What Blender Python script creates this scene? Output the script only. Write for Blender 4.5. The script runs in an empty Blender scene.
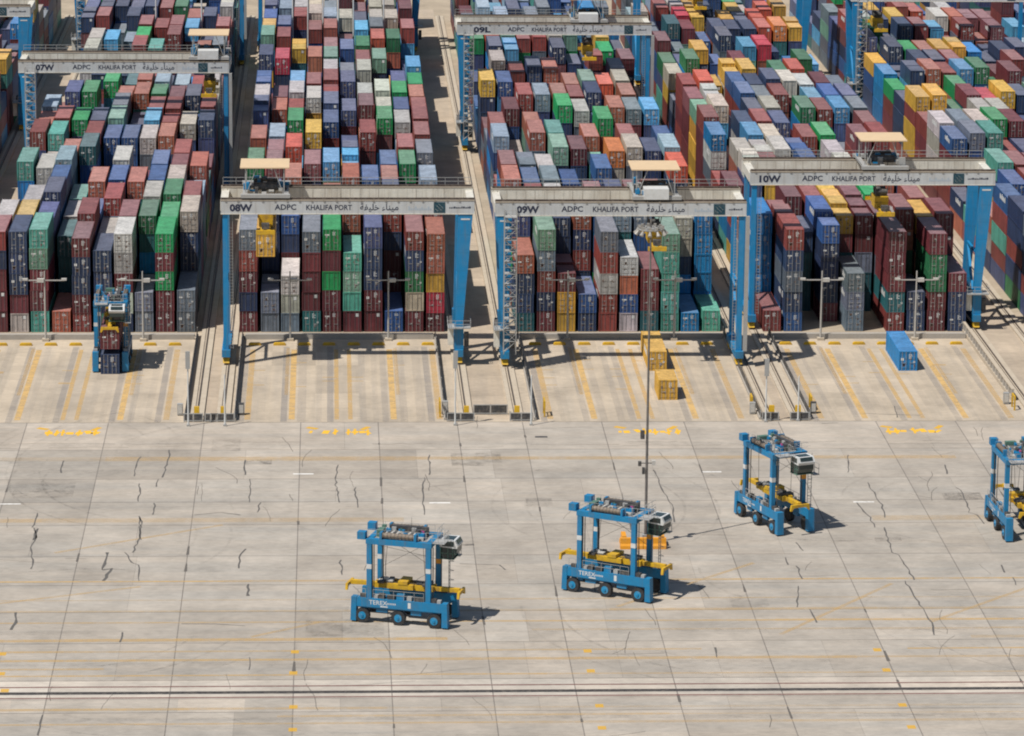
import bpy, math, random
import numpy as np
from mathutils import Vector, Matrix

# =====================================================================
# YARD LAYOUT (pure data): every container of the storage blocks
# =====================================================================
CW, PITCH, ROWP = 2.438, 2.83, 12.75
BLOCK_X = {'06': -83.8, '07': -46.17, '08': -12.22, '09': 25.49, '10': 59.43, '11': 97.1, '12': 131.05}
# bottom-to-top colours of the front row, ten stacks per block
FRONT = {
 '07': ['MMMNR', 'AMNNN', 'TMMET', 'O', 'RMNNM', 'TNNN', 'NWMW' + 'W', 'KK', 'MMGMG', 'KK'],
 '08': ['MNMRK', 'KK', 'KWW', 'DMMMK', 'MMGMG', 'MTET', 'MMNNV', 'B', 'MAFNR', 'MXYOO'],
 '09': ['DNNO', 'MNRKE', 'YYM', 'NB', 'RRWRK', 'WBOW', 'DMM', 'TTTTE', 'S', 'T'],
 '10': ['R', 'BNKNR', '', 'MNNNB', 'KKK', '', 'RDMMM', 'NN', 'MMFFM', 'NNM'],
 '11': ['VRNNK', 'FNNRV', 'NRNNK', 'RMNVR', 'NMRRB', 'RRNMR', 'NNRKM', 'MRNBK', 'RNMKO', 'NMRRK'],
 '06': ['RNMYR', 'MNYRR', 'NRRMO', 'RMNKO', 'MRNNY', 'RMNMR', 'NRMMY', 'YMRNR', 'NYRMO', 'RNMYY']}
# top colour + height (tiers) going back from the second row, stack by stack
TOPS = {
 '07': ["W5 .1 .1 T5 .3 R5 O5 L5 .2 .3 .0 .0 .0 .0 .0 N5 V5",
        "Y5 W5 .3 W5 .4 T5 R5 .3 V5 .2 .0 W4 W5 W5 N4 R5 N5",
        "V5 N5 B5 L5 O5 .4 G5 .4 G5 .3 N5 V4 E4 C5 .2 K4 N5",
        "E4 W4 T4 .2 D5 R5 N5 N4 .2 G5 .3 .2 L4 .3 .4 N5 V5",
        "R5 .4 O5 .1 M3 B5 E5 K5 O5 N4 .4 .3 R5 G5 R5 .3 N5",
        "W4 R5 B5 W5 .3 B5 .3 N4 O5 O5 .3 R4 T5 .3 R5 .4 R5",
        "P5 .3 O5 .2 M3 W5 C5 R5 F5 L5 N4 .4 .3 R5 R5 .3 F5",
        "F5 W5 B5 B5 .3 O5 R5 R5 M5 M4 .4 .3 .3 .2 C5 O5 .4",
        "G5 F5 A5 M5 R5 .3 A5 B4 N5 .3 R4 .4 O5 .2 .4 N5 .4",
        "A5 R5 .4 O5 .3 M3 N5 R5 A5 W5 R4 .4 K5 M4 R5 .4 W5"],
 '08': ["N5 K5 .4 F5 .3 O5 .3 V5 W5 B5 .3 N5 .2 E5 Y5 B5 .5",
        "N5 B5 O4 P5 P5 L5 O4 .2 O4 M4 .2 X5 .3 R5 B5 .4 L5",
        "B5 V4 O5 .2 Z5 .3 G5 R5 W5 C5 .2 .2 Y5 R4 .2 R5 W5",
        "O4 N4 V4 P5 .4 Y5 .2 .2 W5 R5 .3 O5 .2 .2 R5 A5 A5",
        "N4 O5 O4 C5 .2 .3 B5 V5 R5 R5 W5 E5 P5 .3 O5 L5 .4",
        "O5 N4 O5 C5 V5 .2 .2 V5 .3 V5 K5 .4 B5 .1 M4 A5 .4",
        "R5 V4 B5 O4 .3 R5 .4 M5 W5 .3 W5 R5 F5 .2 C5 .4 N4",
        "R5 N5 O5 B5 .1 .2 G5 W5 W5 .3 .2 E5 .4 Z5 K5 A5 A5",
        "R5 K4 .4 G5 R5 W4 W5 V5 G5 V5 Y4 .3 .2 F5 R4 A5 O4",
        "P5 R4 L5 .4 K5 R5 R5 R5 O5 G5 C5 .4 .3 .3 R5 N4 M5"],
 '09': ["V5 .4 O5 R5 .3 L5 R5 .3 M3 Y5 .2 .2 .3 G5 N5 .4 K4",
        "N5 R5 B5 K5 .2 .3 .3 M5 .3 B5 .4 A5 N5 Z5 .3 K4 L5",
        "N5 W5 K5 W5 .3 O5 O5 .3 R5 .4 R5 R4 C5 E5 .4 L5 K4",
        "N5 O4 B5 .2 E5 T5 .2 .2 L5 N3 N5 .2 .3 R5 K4 .4 N5",
        "B5 P5 .3 .2 M5 .3 .3 G5 O5 .4 O5 O4 .3 R5 N4 K5 .4",
        "L5 V5 .3 B5 T4 O5 .3 W5 R5 O5 N3 .2 N5 A5 .4 .3 K5",
        "K5 P5 .2 .3 U5 .3 G5 .4 N5 E5 .3 .3 N4 E5 K5 N4 .4",
        "N5 O5 .3 .2 A5 R5 .4 O5 .3 Z5 .3 R5 N4 R4 .3 K5 B4",
        "A5 N4 .3 .3 N5 .4 .3 K5 O5 A5 N5 .3 G5 Y5 K4 .3 S5",
        "S5 W4 .3 Z5 L5 B5 .3 C5 E4 .1 .1 M5 .3 N4 S5 .2 K5"],
 '10': ["S4 .3 R3 M4 R3 S4 R5 E5 P5 R5 .3 A4 F4 M5 .3 K4 .3",
        "S5 N4 .3 W5 A5 .3 .3 A5 W5 Z5 .3 F5 .4 K4 D5 .3 R5",
        "N3 M5 .3 R5 W5 C5 N5 .3 N3 G3 Y4 .3 Y5 .2 M5 X5 W5",
        "B4 R5 .3 W4 W5 A5 R5 N5 B5 B5 Y5 .2 B4 N3 .4 Y5 Y5",
        "Y5t Y5t .3 B5 B5 .4 V5 A5 K5 N5 Y5 M5 .2 N5 N5 .4 N5",
        "M5t P5 .3 R3 .2 R5 .3 .2 R5 N5 F4 .3 C5 .3 N5 Y5 K4",
        "G5 G5 .4 W5 W5 G5 .3 F5 .3 W5 F5 .2 X5 .3 N5 N5 Y5",
        "R5 B4 .3 G4 G3 .3 .2 R5 C5 W5 Z5 .3 .3 N4 Z5 Z5 .4",
        "Y5 K4 .3 O4 .3 P5 .3 C5 B5 M5 .3 F5 S4 .3 U5 R4 Z5",
        "B5 A4 .4 N4 .3 R5 R5 K5 V5 K5 .4 .3 C4 .2 Y5 .3 Y5"],
 '11': ["K5 V5 .3 .2 .2 B5 W5 .4 Y5 N4 G4 S4 Y4 V5 .3 R5 .4",
        "K5 .4 B5 T5 .3 K5 K5 .3 Y5 N4 N5 N4 N5 .3 F5 W5 R5",
        "R5 K5 R5 R5 .4 T5 A5 .3 F4 F3 O5 N5 G5 .3 N4 N5 Y5",
        "O5 R5 .4 M5 .3 R4 G5 W5 M5 G5 R5 N5 O5 .3 N5 Y5 R4",
        "R5 .4 O5 .4 R5 .4 M5 W5 X5 .3 C5 R5 Y5 M4 R5 .4 R5",
        "N5 R5 .4 R5 N4 M5 .4 .3 Y5 .4 F5 .3 Y5 .4 C5 R4 Z5",
        "M5 .4 R5 N5 M4 O5 K5 .4 N5 .3 F4 .3 S5 .3 .4 W5 O4",
        "R5 N5 M5 .4 R5 .4 R5 V5 E5 K4 M5 .4 N4 .3 R5 O5 W5",
        "M5 O5 .4 R5 .4 N5 B5 .4 R5 .4 .2 R5 N5 .4 O4 P5 .4",
        "N5 .4 R5 M5 .4 R5 N5 .4 O5 K5 .3 N4 N5 .4 P5 P5 N4"],
 '06': [""] * 7 + [".4 .4 .4 .4 .4 .4 .4 .4 .4 O4 R4 O4", ".4 .4 .4 .4 .4 .4 .4 .4 .4 Y5 O5 Y5 R5 N4",
        ".4 .4 .4 .4 .4 .4 .4 .4 .4 U5 .3 Y5 R4 N4 S5 N4"]}
TWENTY = {('10', 3, 0), ('10', 4, 1), ('10', 4, 2), ('10', 5, 1), ('10', 6, 13), ('09', 2, 0), ('09', 9, 0), ('08', 1, 0)}
HALFBACK = {('10', 3, 0)}           # only the rear half of that slot is filled
COL = {'M': (.135, .028, .034), 'R': (.230, .048, .040), 'P': (.215, .075, .080), 'O': (.340, .105, .062),
       'Z': (.520, .085, .045), 'X': (.430, .030, .055), 'U': (.560, .170, .045), 'N': (.022, .042, .098),
       'B': (.028, .086, .240), 'S': (.010, .190, .450), 'C': (.075, .290, .500), 'L': (.230, .320, .400),
       'V': (.050, .072, .170), 'K': (.130, .160, .195), 'W': (.430, .420, .385), 'A': (.420, .365, .295),
       'Y': (.560, .320, .045), 'G': (.012, .270, .080), 'F': (.022, .150, .058), 'E': (.160, .310, .230),
       'T': (.080, .300, .240), 'D': (.022, .110, .125)}
CNAME = {'M': 'maroon', 'R': 'rust red', 'P': 'dusty plum', 'O': 'terracotta', 'Z': 'bright orange-red', 'X': 'crimson',
         'U': 'orange', 'N': 'navy', 'B': 'blue', 'S': 'bright blue', 'C': 'sky blue', 'L': 'pale grey-blue',
         'V': 'faded indigo', 'K': 'grey', 'W': 'white', 'A': 'beige', 'Y': 'yellow', 'G': 'bright green',
         'F': 'dark green', 'E': 'pale green', 'T': 'teal', 'D': 'dark teal'}
PAL = [ch for ch, n in (('M', 4), ('R', 5), ('P', 2), ('O', 3), ('N', 8), ('V', 7), ('B', 7), ('K', 4), ('L', 2), ('W', 1), ('A', 1), ('Y', 1),
                        ('G', 1), ('F', 1), ('E', 2), ('T', 3), ('D', 3), ('S', 3), ('C', 2)) for q in range(n)]
NROW = 23

KNOWN = {('10', 0, 1): 'SSSSS', ('10', 5, 1): 'DDKMM', ('10', 4, 1): 'KNDMY', ('10', 9, 1): 'NNNMM', ('10', 3, 1): 'MNNNB', ('10', 1, 1): 'NNRMR', ('10', 2, 1): 'DDDN', ('10', 2, 2): 'DDMMM',
 ('10', 6, 1): 'MDKMM', ('10', 0, 6): 'RMKWS', ('10', 0, 7): 'MMMMR', ('10', 0, 8): 'YYYYE', ('10', 0, 9): 'MMMMP', ('10', 0, 10): 'MRMRR', ('10', 0, 11): 'BNK', ('10', 0, 12): 'RRYA',
 ('09', 9, 1): 'SSSSS', ('09', 8, 1): 'SSNAA', ('09', 5, 1): 'NDNDL', ('09', 3, 1): 'MNRNO', ('09', 2, 1): 'KNNNN',
 ('07', 8, 1): 'DMDGG', ('07', 9, 1): 'KKNNA', ('07', 7, 1): 'NDSDF', ('07', 3, 1): 'DDDD', ('07', 5, 1): 'NTNW',
 ('08', 1, 1): 'MNNNN', ('08', 2, 1): 'NNMNB', ('08', 7, 1): 'MMMNR', ('08', 5, 1): 'MMTMO',
 ('11', 0, 1): 'FNRNN', ('11', 0, 2): 'VRTRB', ('11', 0, 6): 'MRRMB', ('11', 0, 7): 'MRWWW', ('11', 0, 9): 'OYYRY', ('11', 0, 8): 'MRMR', ('11', 0, 10): 'RNNN', ('11', 0, 11): 'RMRG', ('11', 0, 12): 'SSSS'}

def build_yard():
    rnd = random.Random(11)
    out = []
    for b in ('06', '07', '08', '09', '10', '11', '12'):
        for c in range(10):
            toks = TOPS[b][c].split() if b in TOPS else ['.%d' % (3 + (r * 7 + c * 5) % 3) for r in range(NROW)]
            for r in range(NROW):
                if b == '06' and (r < 7 or c < 6):
                    continue
                if b == '12' and (r < 10 or c > 5):
                    continue
                if b == '11' and r < 1 and c > 3:
                    continue
                if r == 0:
                    stack = FRONT[b][c]
                else:
                    if r - 1 < len(toks):
                        t = toks[r - 1]; col = t[0]; h = int(t[1])
                    else:
                        col = '.'; h = rnd.choice((5, 5, 5, 4, 4, 3, 2))
                    if col == '.':
                        col = rnd.choice(PAL)
                    stack = ''
                    for k in range(h - 1):
                        stack += stack[-1] if (stack and rnd.random() < .25) else rnd.choice(PAL)
                    stack = (stack + col) if h else ''
                stack = KNOWN.get((b, c, r), stack)
                two = (b, c, r) in TWENTY or (r > 0 and rnd.random() < .07)
                slots = [(0., 6.058), (6.134, 6.058)] if two else [(0., 12.192)]
                if (b, c, r) in HALFBACK:
                    slots = slots[1:]
                jx = rnd.uniform(-.05, .05)
                for si, (dy, L) in enumerate(slots):
                    z = 0.03
                    for t, ch in enumerate(stack):
                        H = 2.896 if rnd.random() < .55 else 2.591
                        base = COL[ch]
                        f = rnd.uniform(.70, 1.15)
                        colr = tuple(min(.8, v * f * rnd.uniform(.93, 1.07)) for v in base)
                        dust = rnd.uniform(.08, .32)
                        roof = tuple(v * 1.18 * (1 - dust) + d * dust for v, d in zip(colr, (.45, .41, .42)))
                        out.append(dict(b=b, c=c, r=r, s=si if two else 0, two=two, t=t, ch=ch,
                                        x=BLOCK_X[b] + c * PITCH + CW / 2 + jx + rnd.uniform(-.05, .05),
                                        y=r * ROWP + dy + rnd.uniform(-.06, .06), z=z, L=L, H=H,
                                        col=colr, roof=roof, var=rnd.randrange(7)))
                        z += H + .012
    return out

YARD = build_yard()
# indices of the 300 containers that show largest in the photograph
SHOWN = [264,315,323,376,377,378,396,405,421,434,477,478,479,480,481,491,501,515,524,575,579,594,615,665,666,667,668,669,674,683,692,768,769,770,771,780,798,810,827,866,867,868,869,870,875,883,893,934,969,970,975,980,998,1071,1072,1073,1074,1075,1085,1108,1117,1177,1178,1181,1182,1183,1197,1208,1246,1290,1292,1293,1294,1322,1366,1409,1415,1416,1430,1454,1465,1512,1517,1526,1533,1541,1610,1614,1635,1644,1653,1709,1710,1713,1722,1731,1741,1816,1817,1822,1831,1860,1868,1917,1918,1919,1920,1934,1946,1955,2010,2012,2015,2038,2107,2109,2110,2111,2138,2152,2212,2213,2215,2216,2221,2230,2239,2321,2322,2323,2324,2329,2338,2351,2367,2411,2412,2413,2414,2415,2453,2461,2512,2513,2521,2544,2557,2622,2623,2626,2627,2628,2637,2644,2658,2666,2718,2719,2720,2721,2726,2741,2752,2766,2812,2814,2819,2837,2846,2854,2874,2917,2918,2919,2924,2944,2952,2961,3021,3022,3023,3024,3025,3030,3035,3045,3059,3123,3128,3143,3158,3221,3226,3227,3238,3239,3244,3257,3313,3315,3316,3317,3318,3327,3331,3338,3339,3344,3405,3406,3407,3408,3409,3431,3452,3475,3488,3524,3532,3620,3621,3622,3623,3624,3629,3649,3731,3732,3733,3738,3761,3780,3812,3854,3880,3890,3955,3956,3957,3958,3959,3964,3969,3978,3983,3996,4059,4060,4065,4089,4157,4158,4159,4160,4161,4177,4185,4193,4226,4266,4267,4268,4273,4293,4372,4377,4384,4387,4388,4389,4394,4403,4424,4432,4471,4476,4484,4497,4524,4606,4626,4708,4718,4746,4813,4831,4919,4932,5141,5157,5362]
#--YARD END

scene = bpy.context.scene
ROOT = scene.collection

# =====================================================================
# MATERIALS
# =====================================================================
def mat_new(name):
    m = bpy.data.materials.new(name); m.use_nodes = True
    nt = m.node_tree
    return m, nt, nt.nodes, nt.links, nt.nodes['Principled BSDF']

def nd(N, typ, **kw):
    n = N.new(typ)
    for k, v in kw.items():
        setattr(n, k, v)
    return n

def paint(name, col, rough=.5, dirt=.25, scale=1.2, metal=0., dust=(.30, .26, .21), streak=0.):
    """painted / galvanised surface with uneven grime"""
    m, nt, N, Lk, P = mat_new(name)
    tc = nd(N, 'ShaderNodeTexCoord')
    n1 = nd(N, 'ShaderNodeTexNoise'); n1.inputs['Scale'].default_value = scale; n1.inputs['Detail'].default_value = 6
    n1.inputs['Roughness'].default_value = .65
    Lk.new(tc.outputs['Object'], n1.inputs['Vector'])
    cr = nd(N, 'ShaderNodeValToRGB'); cr.color_ramp.elements[0].position = .46; cr.color_ramp.elements[1].position = .72
    cr.color_ramp.elements[0].color = (0, 0, 0, 1); cr.color_ramp.elements[1].color = (dirt * 1.6, dirt * 1.6, dirt * 1.6, 1)
    Lk.new(n1.outputs['Fac'], cr.inputs['Fac'])
    mx = nd(N, 'ShaderNodeMix', data_type='RGBA'); mx.inputs['A'].default_value = (*col, 1); mx.inputs['B'].default_value = (*dust, 1)
    Lk.new(cr.outputs['Color'], mx.inputs['Factor'])
    n2 = nd(N, 'ShaderNodeTexNoise'); n2.inputs['Scale'].default_value = scale * 4; n2.inputs['Detail'].default_value = 4
    Lk.new(tc.outputs['Object'], n2.inputs['Vector'])
    mr = nd(N, 'ShaderNodeMapRange'); mr.inputs['To Min'].default_value = 1 - dirt * .7; mr.inputs['To Max'].default_value = 1 + dirt * .5
    Lk.new(n2.outputs['Fac'], mr.inputs['Value'])
    mu = nd(N, 'ShaderNodeVectorMath', operation='SCALE')
    Lk.new(mx.outputs['Result'], mu.inputs[0]); Lk.new(mr.outputs['Result'], mu.inputs['Scale'])
    res = mu.outputs['Vector']
    if streak:                    # rust and dirt runs down the plates
        mp = nd(N, 'ShaderNodeMapping'); mp.inputs['Scale'].default_value = (2.6, 2.6, .16); Lk.new(tc.outputs['Object'], mp.inputs['Vector'])
        n3 = nd(N, 'ShaderNodeTexNoise'); n3.inputs['Scale'].default_value = 1.; n3.inputs['Detail'].default_value = 5; n3.inputs['Roughness'].default_value = .7
        Lk.new(mp.outputs[0], n3.inputs['Vector'])
        m3 = nd(N, 'ShaderNodeMapRange'); m3.inputs['From Min'].default_value = .50; m3.inputs['From Max'].default_value = .74; m3.inputs['To Max'].default_value = streak
        Lk.new(n3.outputs['Fac'], m3.inputs['Value'])
        x3 = nd(N, 'ShaderNodeMix', data_type='RGBA'); Lk.new(m3.outputs['Result'], x3.inputs['Factor']); Lk.new(res, x3.inputs['A']); x3.inputs['B'].default_value = (.16, .12, .085, 1)
        res = x3.outputs['Result']
    Lk.new(res, P.inputs['Base Color'])
    P.inputs['Roughness'].default_value = rough; P.inputs['Metallic'].default_value = metal
    return m

def container_mat(name, source):
    m, nt, N, Lk, P = mat_new(name)
    if source == 'object':
        src = nd(N, 'ShaderNodeObjectInfo').outputs['Color']
    else:
        src = nd(N, 'ShaderNodeAttribute', attribute_name='col').outputs['Color']
    ge = nd(N, 'ShaderNodeNewGeometry')
    n1 = nd(N, 'ShaderNodeTexNoise'); n1.inputs['Scale'].default_value = .55; n1.inputs['Detail'].default_value = 6
    n1.inputs['Roughness'].default_value = .7
    Lk.new(ge.outputs['Position'], n1.inputs['Vector'])
    mr = nd(N, 'ShaderNodeMapRange'); mr.inputs['From Min'].default_value = .3; mr.inputs['From Max'].default_value = .7
    mr.inputs['To Min'].default_value = .68; mr.inputs['To Max'].default_value = 1.2
    Lk.new(n1.outputs['Fac'], mr.inputs['Value'])
    mp = nd(N, 'ShaderNodeMapping'); mp.inputs['Scale'].default_value = (3.2, 3.2, .25); Lk.new(ge.outputs['Position'], mp.inputs['Vector'])
    ns = nd(N, 'ShaderNodeTexNoise'); ns.inputs['Scale'].default_value = 1.; ns.inputs['Detail'].default_value = 4; Lk.new(mp.outputs[0], ns.inputs['Vector'])
    ms = nd(N, 'ShaderNodeMapRange'); ms.inputs['From Min'].default_value = .3; ms.inputs['From Max'].default_value = .7; ms.inputs['To Min'].default_value = .74; ms.inputs['To Max'].default_value = 1.22
    Lk.new(ns.outputs['Fac'], ms.inputs['Value'])
    mq = nd(N, 'ShaderNodeMath', operation='MULTIPLY'); Lk.new(mr.outputs['Result'], mq.inputs[0]); Lk.new(ms.outputs['Result'], mq.inputs[1])
    mu = nd(N, 'ShaderNodeVectorMath', operation='SCALE'); Lk.new(src, mu.inputs[0]); Lk.new(mq.outputs[0], mu.inputs['Scale'])
    # rust patches
    n2 = nd(N, 'ShaderNodeTexNoise'); n2.inputs['Scale'].default_value = 1.7; n2.inputs['Detail'].default_value = 7; n2.inputs['Roughness'].default_value = .75
    Lk.new(ge.outputs['Position'], n2.inputs['Vector'])
    mr2 = nd(N, 'ShaderNodeMapRange'); mr2.inputs['From Min'].default_value = .57; mr2.inputs['From Max'].default_value = .76
    mr2.inputs['To Max'].default_value = .7
    Lk.new(n2.outputs['Fac'], mr2.inputs['Value'])
    mx = nd(N, 'ShaderNodeMix', data_type='RGBA'); Lk.new(mr2.outputs['Result'], mx.inputs['Factor'])
    Lk.new(mu.outputs['Vector'], mx.inputs['A']); mx.inputs['B'].default_value = (.13, .065, .04, 1)
    Lk.new(mx.outputs['Result'], P.inputs['Base Color'])
    P.inputs['Roughness'].default_value = .55
    return m

def concrete(name, base, alt, attr=True, streak=(.02, .35), amt=.22):
    """cast concrete: slab tint comes from a colour attribute, plus stains and long traffic streaks"""
    m, nt, N, Lk, P = mat_new(name)
    ge = nd(N, 'ShaderNodeNewGeometry')
    mp = nd(N, 'ShaderNodeMapping'); mp.inputs['Scale'].default_value = (streak[0], streak[1], 1)
    Lk.new(ge.outputs['Position'], mp.inputs['Vector'])
    n1 = nd(N, 'ShaderNodeTexNoise'); n1.inputs['Scale'].default_value = 1.; n1.inputs['Detail'].default_value = 7; n1.inputs['Roughness'].default_value = .72
    Lk.new(mp.outputs[0], n1.inputs['Vector'])
    n2 = nd(N, 'ShaderNodeTexNoise'); n2.inputs['Scale'].default_value = .13; n2.inputs['Detail'].default_value = 8; n2.inputs['Roughness'].default_value = .7
    Lk.new(ge.outputs['Position'], n2.inputs['Vector'])
    mp3 = nd(N, 'ShaderNodeMapping'); mp3.inputs['Scale'].default_value = (.35, 1.0, 1); Lk.new(ge.outputs['Position'], mp3.inputs['Vector'])
    n3 = nd(N, 'ShaderNodeTexNoise'); n3.inputs['Scale'].default_value = 2.2; n3.inputs['Detail'].default_value = 5; n3.inputs['Roughness'].default_value = .7
    Lk.new(mp3.outputs[0], n3.inputs['Vector'])
    mx = nd(N, 'ShaderNodeMix', data_type='RGBA'); mx.inputs['A'].default_value = (*base, 1); mx.inputs['B'].default_value = (*alt, 1)
    mrx = nd(N, 'ShaderNodeMapRange'); mrx.inputs['From Min'].default_value = .42; mrx.inputs['From Max'].default_value = .62
    Lk.new(n1.outputs['Fac'], mrx.inputs['Value']); Lk.new(mrx.outputs['Result'], mx.inputs['Factor'])
    a = nd(N, 'ShaderNodeMapRange'); a.inputs['From Min'].default_value = .3; a.inputs['From Max'].default_value = .7
    a.inputs['To Min'].default_value = 1 - amt; a.inputs['To Max'].default_value = 1 + amt * .6
    Lk.new(n2.outputs['Fac'], a.inputs['Value'])
    b = nd(N, 'ShaderNodeMapRange'); b.inputs['From Min'].default_value = .3; b.inputs['From Max'].default_value = .7
    b.inputs['To Min'].default_value = .86; b.inputs['To Max'].default_value = 1.1
    Lk.new(n3.outputs['Fac'], b.inputs['Value'])
    ab = nd(N, 'ShaderNodeMath', operation='MULTIPLY'); Lk.new(a.outputs['Result'], ab.inputs[0]); Lk.new(b.outputs['Result'], ab.inputs[1])
    s = nd(N, 'ShaderNodeVectorMath', operation='SCALE'); Lk.new(mx.outputs['Result'], s.inputs[0]); Lk.new(ab.outputs[0], s.inputs['Scale'])
    res = s.outputs['Vector']
    if attr:
        at = nd(N, 'ShaderNodeAttribute', attribute_name='col')
        v = nd(N, 'ShaderNodeVectorMath', operation='MULTIPLY'); Lk.new(res, v.inputs[0]); Lk.new(at.outputs['Color'], v.inputs[1])
        res = v.outputs['Vector']
    Lk.new(res, P.inputs['Base Color']); P.inputs['Roughness'].default_value = .9
    return m

def worn_paint(name, col, keep=.5, scale=.9):
    """road paint rubbed through to the concrete: transparent where it is worn away"""
    m, nt, N, Lk, P = mat_new(name)
    ge = nd(N, 'ShaderNodeNewGeometry')
    n = nd(N, 'ShaderNodeTexNoise'); n.inputs['Scale'].default_value = scale; n.inputs['Detail'].default_value = 8; n.inputs['Roughness'].default_value = .8
    Lk.new(ge.outputs['Position'], n.inputs['Vector'])
    mr = nd(N, 'ShaderNodeMapRange'); mr.inputs['From Min'].default_value = 1 - keep - .12; mr.inputs['From Max'].default_value = 1 - keep + .12
    mr.inputs['To Min'].default_value = .08
    Lk.new(n.outputs['Fac'], mr.inputs['Value'])
    at = nd(N, 'ShaderNodeAttribute', attribute_name='col')
    v = nd(N, 'ShaderNodeVectorMath', operation='MULTIPLY'); v.inputs[0].default_value = col; Lk.new(at.outputs['Color'], v.inputs[1])
    Lk.new(v.outputs['Vector'], P.inputs['Base Color'])
    am = nd(N, 'ShaderNodeMath', operation='MULTIPLY'); Lk.new(mr.outputs['Result'], am.inputs[0]); Lk.new(at.outputs['Alpha'], am.inputs[1])
    Lk.new(am.outputs[0], P.inputs['Alpha'])
    P.inputs['Roughness'].default_value = .8
    return m

M = {}
M['cont'] = container_mat('container_paint', 'object')
M['cont_mass'] = container_mat('container_paint_mass', 'attr')
M['rod'] = paint('galvanised_lock_rod', (.36, .35, .34), .5, .4, 2)
M['mark'] = paint('white_stencil', (.70, .70, .68), .6, .35, 2)
M['patch'] = paint('rust_and_primer_patch', (.11, .055, .035), .8, .4, 3)
M['gap'] = paint('rubber_seal', (.02, .02, .022), .8, .1)
M['blue'] = paint('blue_machine_paint', (.003, .185, .385), .5, .32, .9, dust=(.06, .10, .13), streak=.4)
M['blue2'] = paint('blue_crane_paint', (.001, .205, .450), .5, .24, .35, dust=(.10, .19, .26), streak=.38)
M['white'] = paint('white_girder_paint', (.66, .63, .55), .55, .30, .45, dust=(.36, .30, .22), streak=.5)
M['face'] = paint('pale_grey_girder_paint', (.49, .51, .52), .55, .26, .4, dust=(.33, .30, .26), streak=.42)
M['steel'] = paint('galvanised_steel', (.34, .34, .33), .55, .3, 1.4)
M['dark'] = paint('dark_machinery', (.045, .045, .048), .6, .3, 2)
M['brown'] = paint('dusty_girder_top', (.26, .22, .17), .8, .35, .8)
M['tan'] = paint('sun_bleached_canopy', (.60, .44, .27), .8, .22, .5, dust=(.45, .36, .25))
M['yellow'] = paint('yellow_machine_paint', (.62, .37, .012), .55, .42, 1.6, dust=(.22, .13, .05), streak=.3)
M['orange'] = paint('orange_barrier', (.72, .30, .015), .5, .22, 1.2, dust=(.42, .28, .12))
M['tyre'] = paint('tyre_rubber', (.022, .022, .024), .8, .25, 4, dust=(.10, .09, .08))
M['rim'] = paint('blue_wheel_hub', (.006, .22, .42), .45, .2, 2)
M['glass'] = paint('cab_glass', (.02, .035, .035), .08, .05, 2)
M['cabwhite'] = paint('white_cab_paint', (.60, .61, .60), .45, .22, 1.5)
M['green'] = paint('green_cab_trim', (.07, .16, .12), .5, .2, 2)
M['drum'] = paint('rope_wound_drum', (.17, .13, .095), .7, .45, 5)
M['magenta'] = paint('magenta_cover', (.42, .03, .16), .5, .2, 2)
M['navytxt'] = paint('navy_lettering', (.012, .02, .05), .6, .1)
M['bluetxt'] = paint('pale_blue_lettering', (.36, .42, .48), .6, .1)
M['tealsign'] = paint('teal_emblem_panel', (.006, .05, .075), .5, .12, 1)
M['rope'] = paint('wire_rope', (.07, .07, .07), .6, .2, 4)
M['pole'] = paint('pole_galvanised', (.42, .40, .37), .5, .25, 1)
M['flood'] = paint('floodlight_body', (.30, .28, .25), .5, .4, 3)
M['mast'] = paint('mast_galvanised', (.13, .12, .115), .5, .3, 1)
M['lamp'] = paint('floodlight_housing', (.52, .50, .46), .45, .3, 3)
M['conc'] = paint('weathered_concrete', (.46, .39, .30), .9, .3, .6, dust=(.34, .28, .20))
M['conc_grey'] = paint('grey_concrete_wall', (.36, .33, .29), .9, .3, .6, dust=(.28, .24, .19))
M['rail'] = paint('rusty_rail_steel', (.07, .05, .04), .6, .3, 3)
M['ground'] = concrete('compacted_sand', (.40, .325, .235), (.34, .275, .20), attr=False, streak=(.05, .05), amt=.2)
M['apron'] = concrete('apron_concrete', (.392, .342, .284), (.340, .308, .266), amt=.25)
M['joint'] = concrete('joint_filler', (.205, .18, .155), (.17, .15, .13), attr=False)
M['lane'] = concrete('lane_concrete', (.475, .392, .293), (.415, .350, .272), streak=(.35, .02), amt=.24)
M['ypaint'] = worn_paint('worn_yellow_road_paint', (.62, .40, .15), .58, .6)
M['yfresh'] = worn_paint('yellow_road_paint', (.74, .42, .03), .74, 2.2)
M['wpaint'] = worn_paint('worn_white_road_paint', (.74, .72, .68), .62, 1.2)
M['stain'] = worn_paint('tyre_and_oil_stain', (.10, .09, .08), .42, .5)
M['tar'] = worn_paint('tar_crack_sealer', (.10, .092, .083), .66, 1.5)
M['trackstain'] = worn_paint('grey_wheel_track', (.27, .26, .265), .60, .12)

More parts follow.
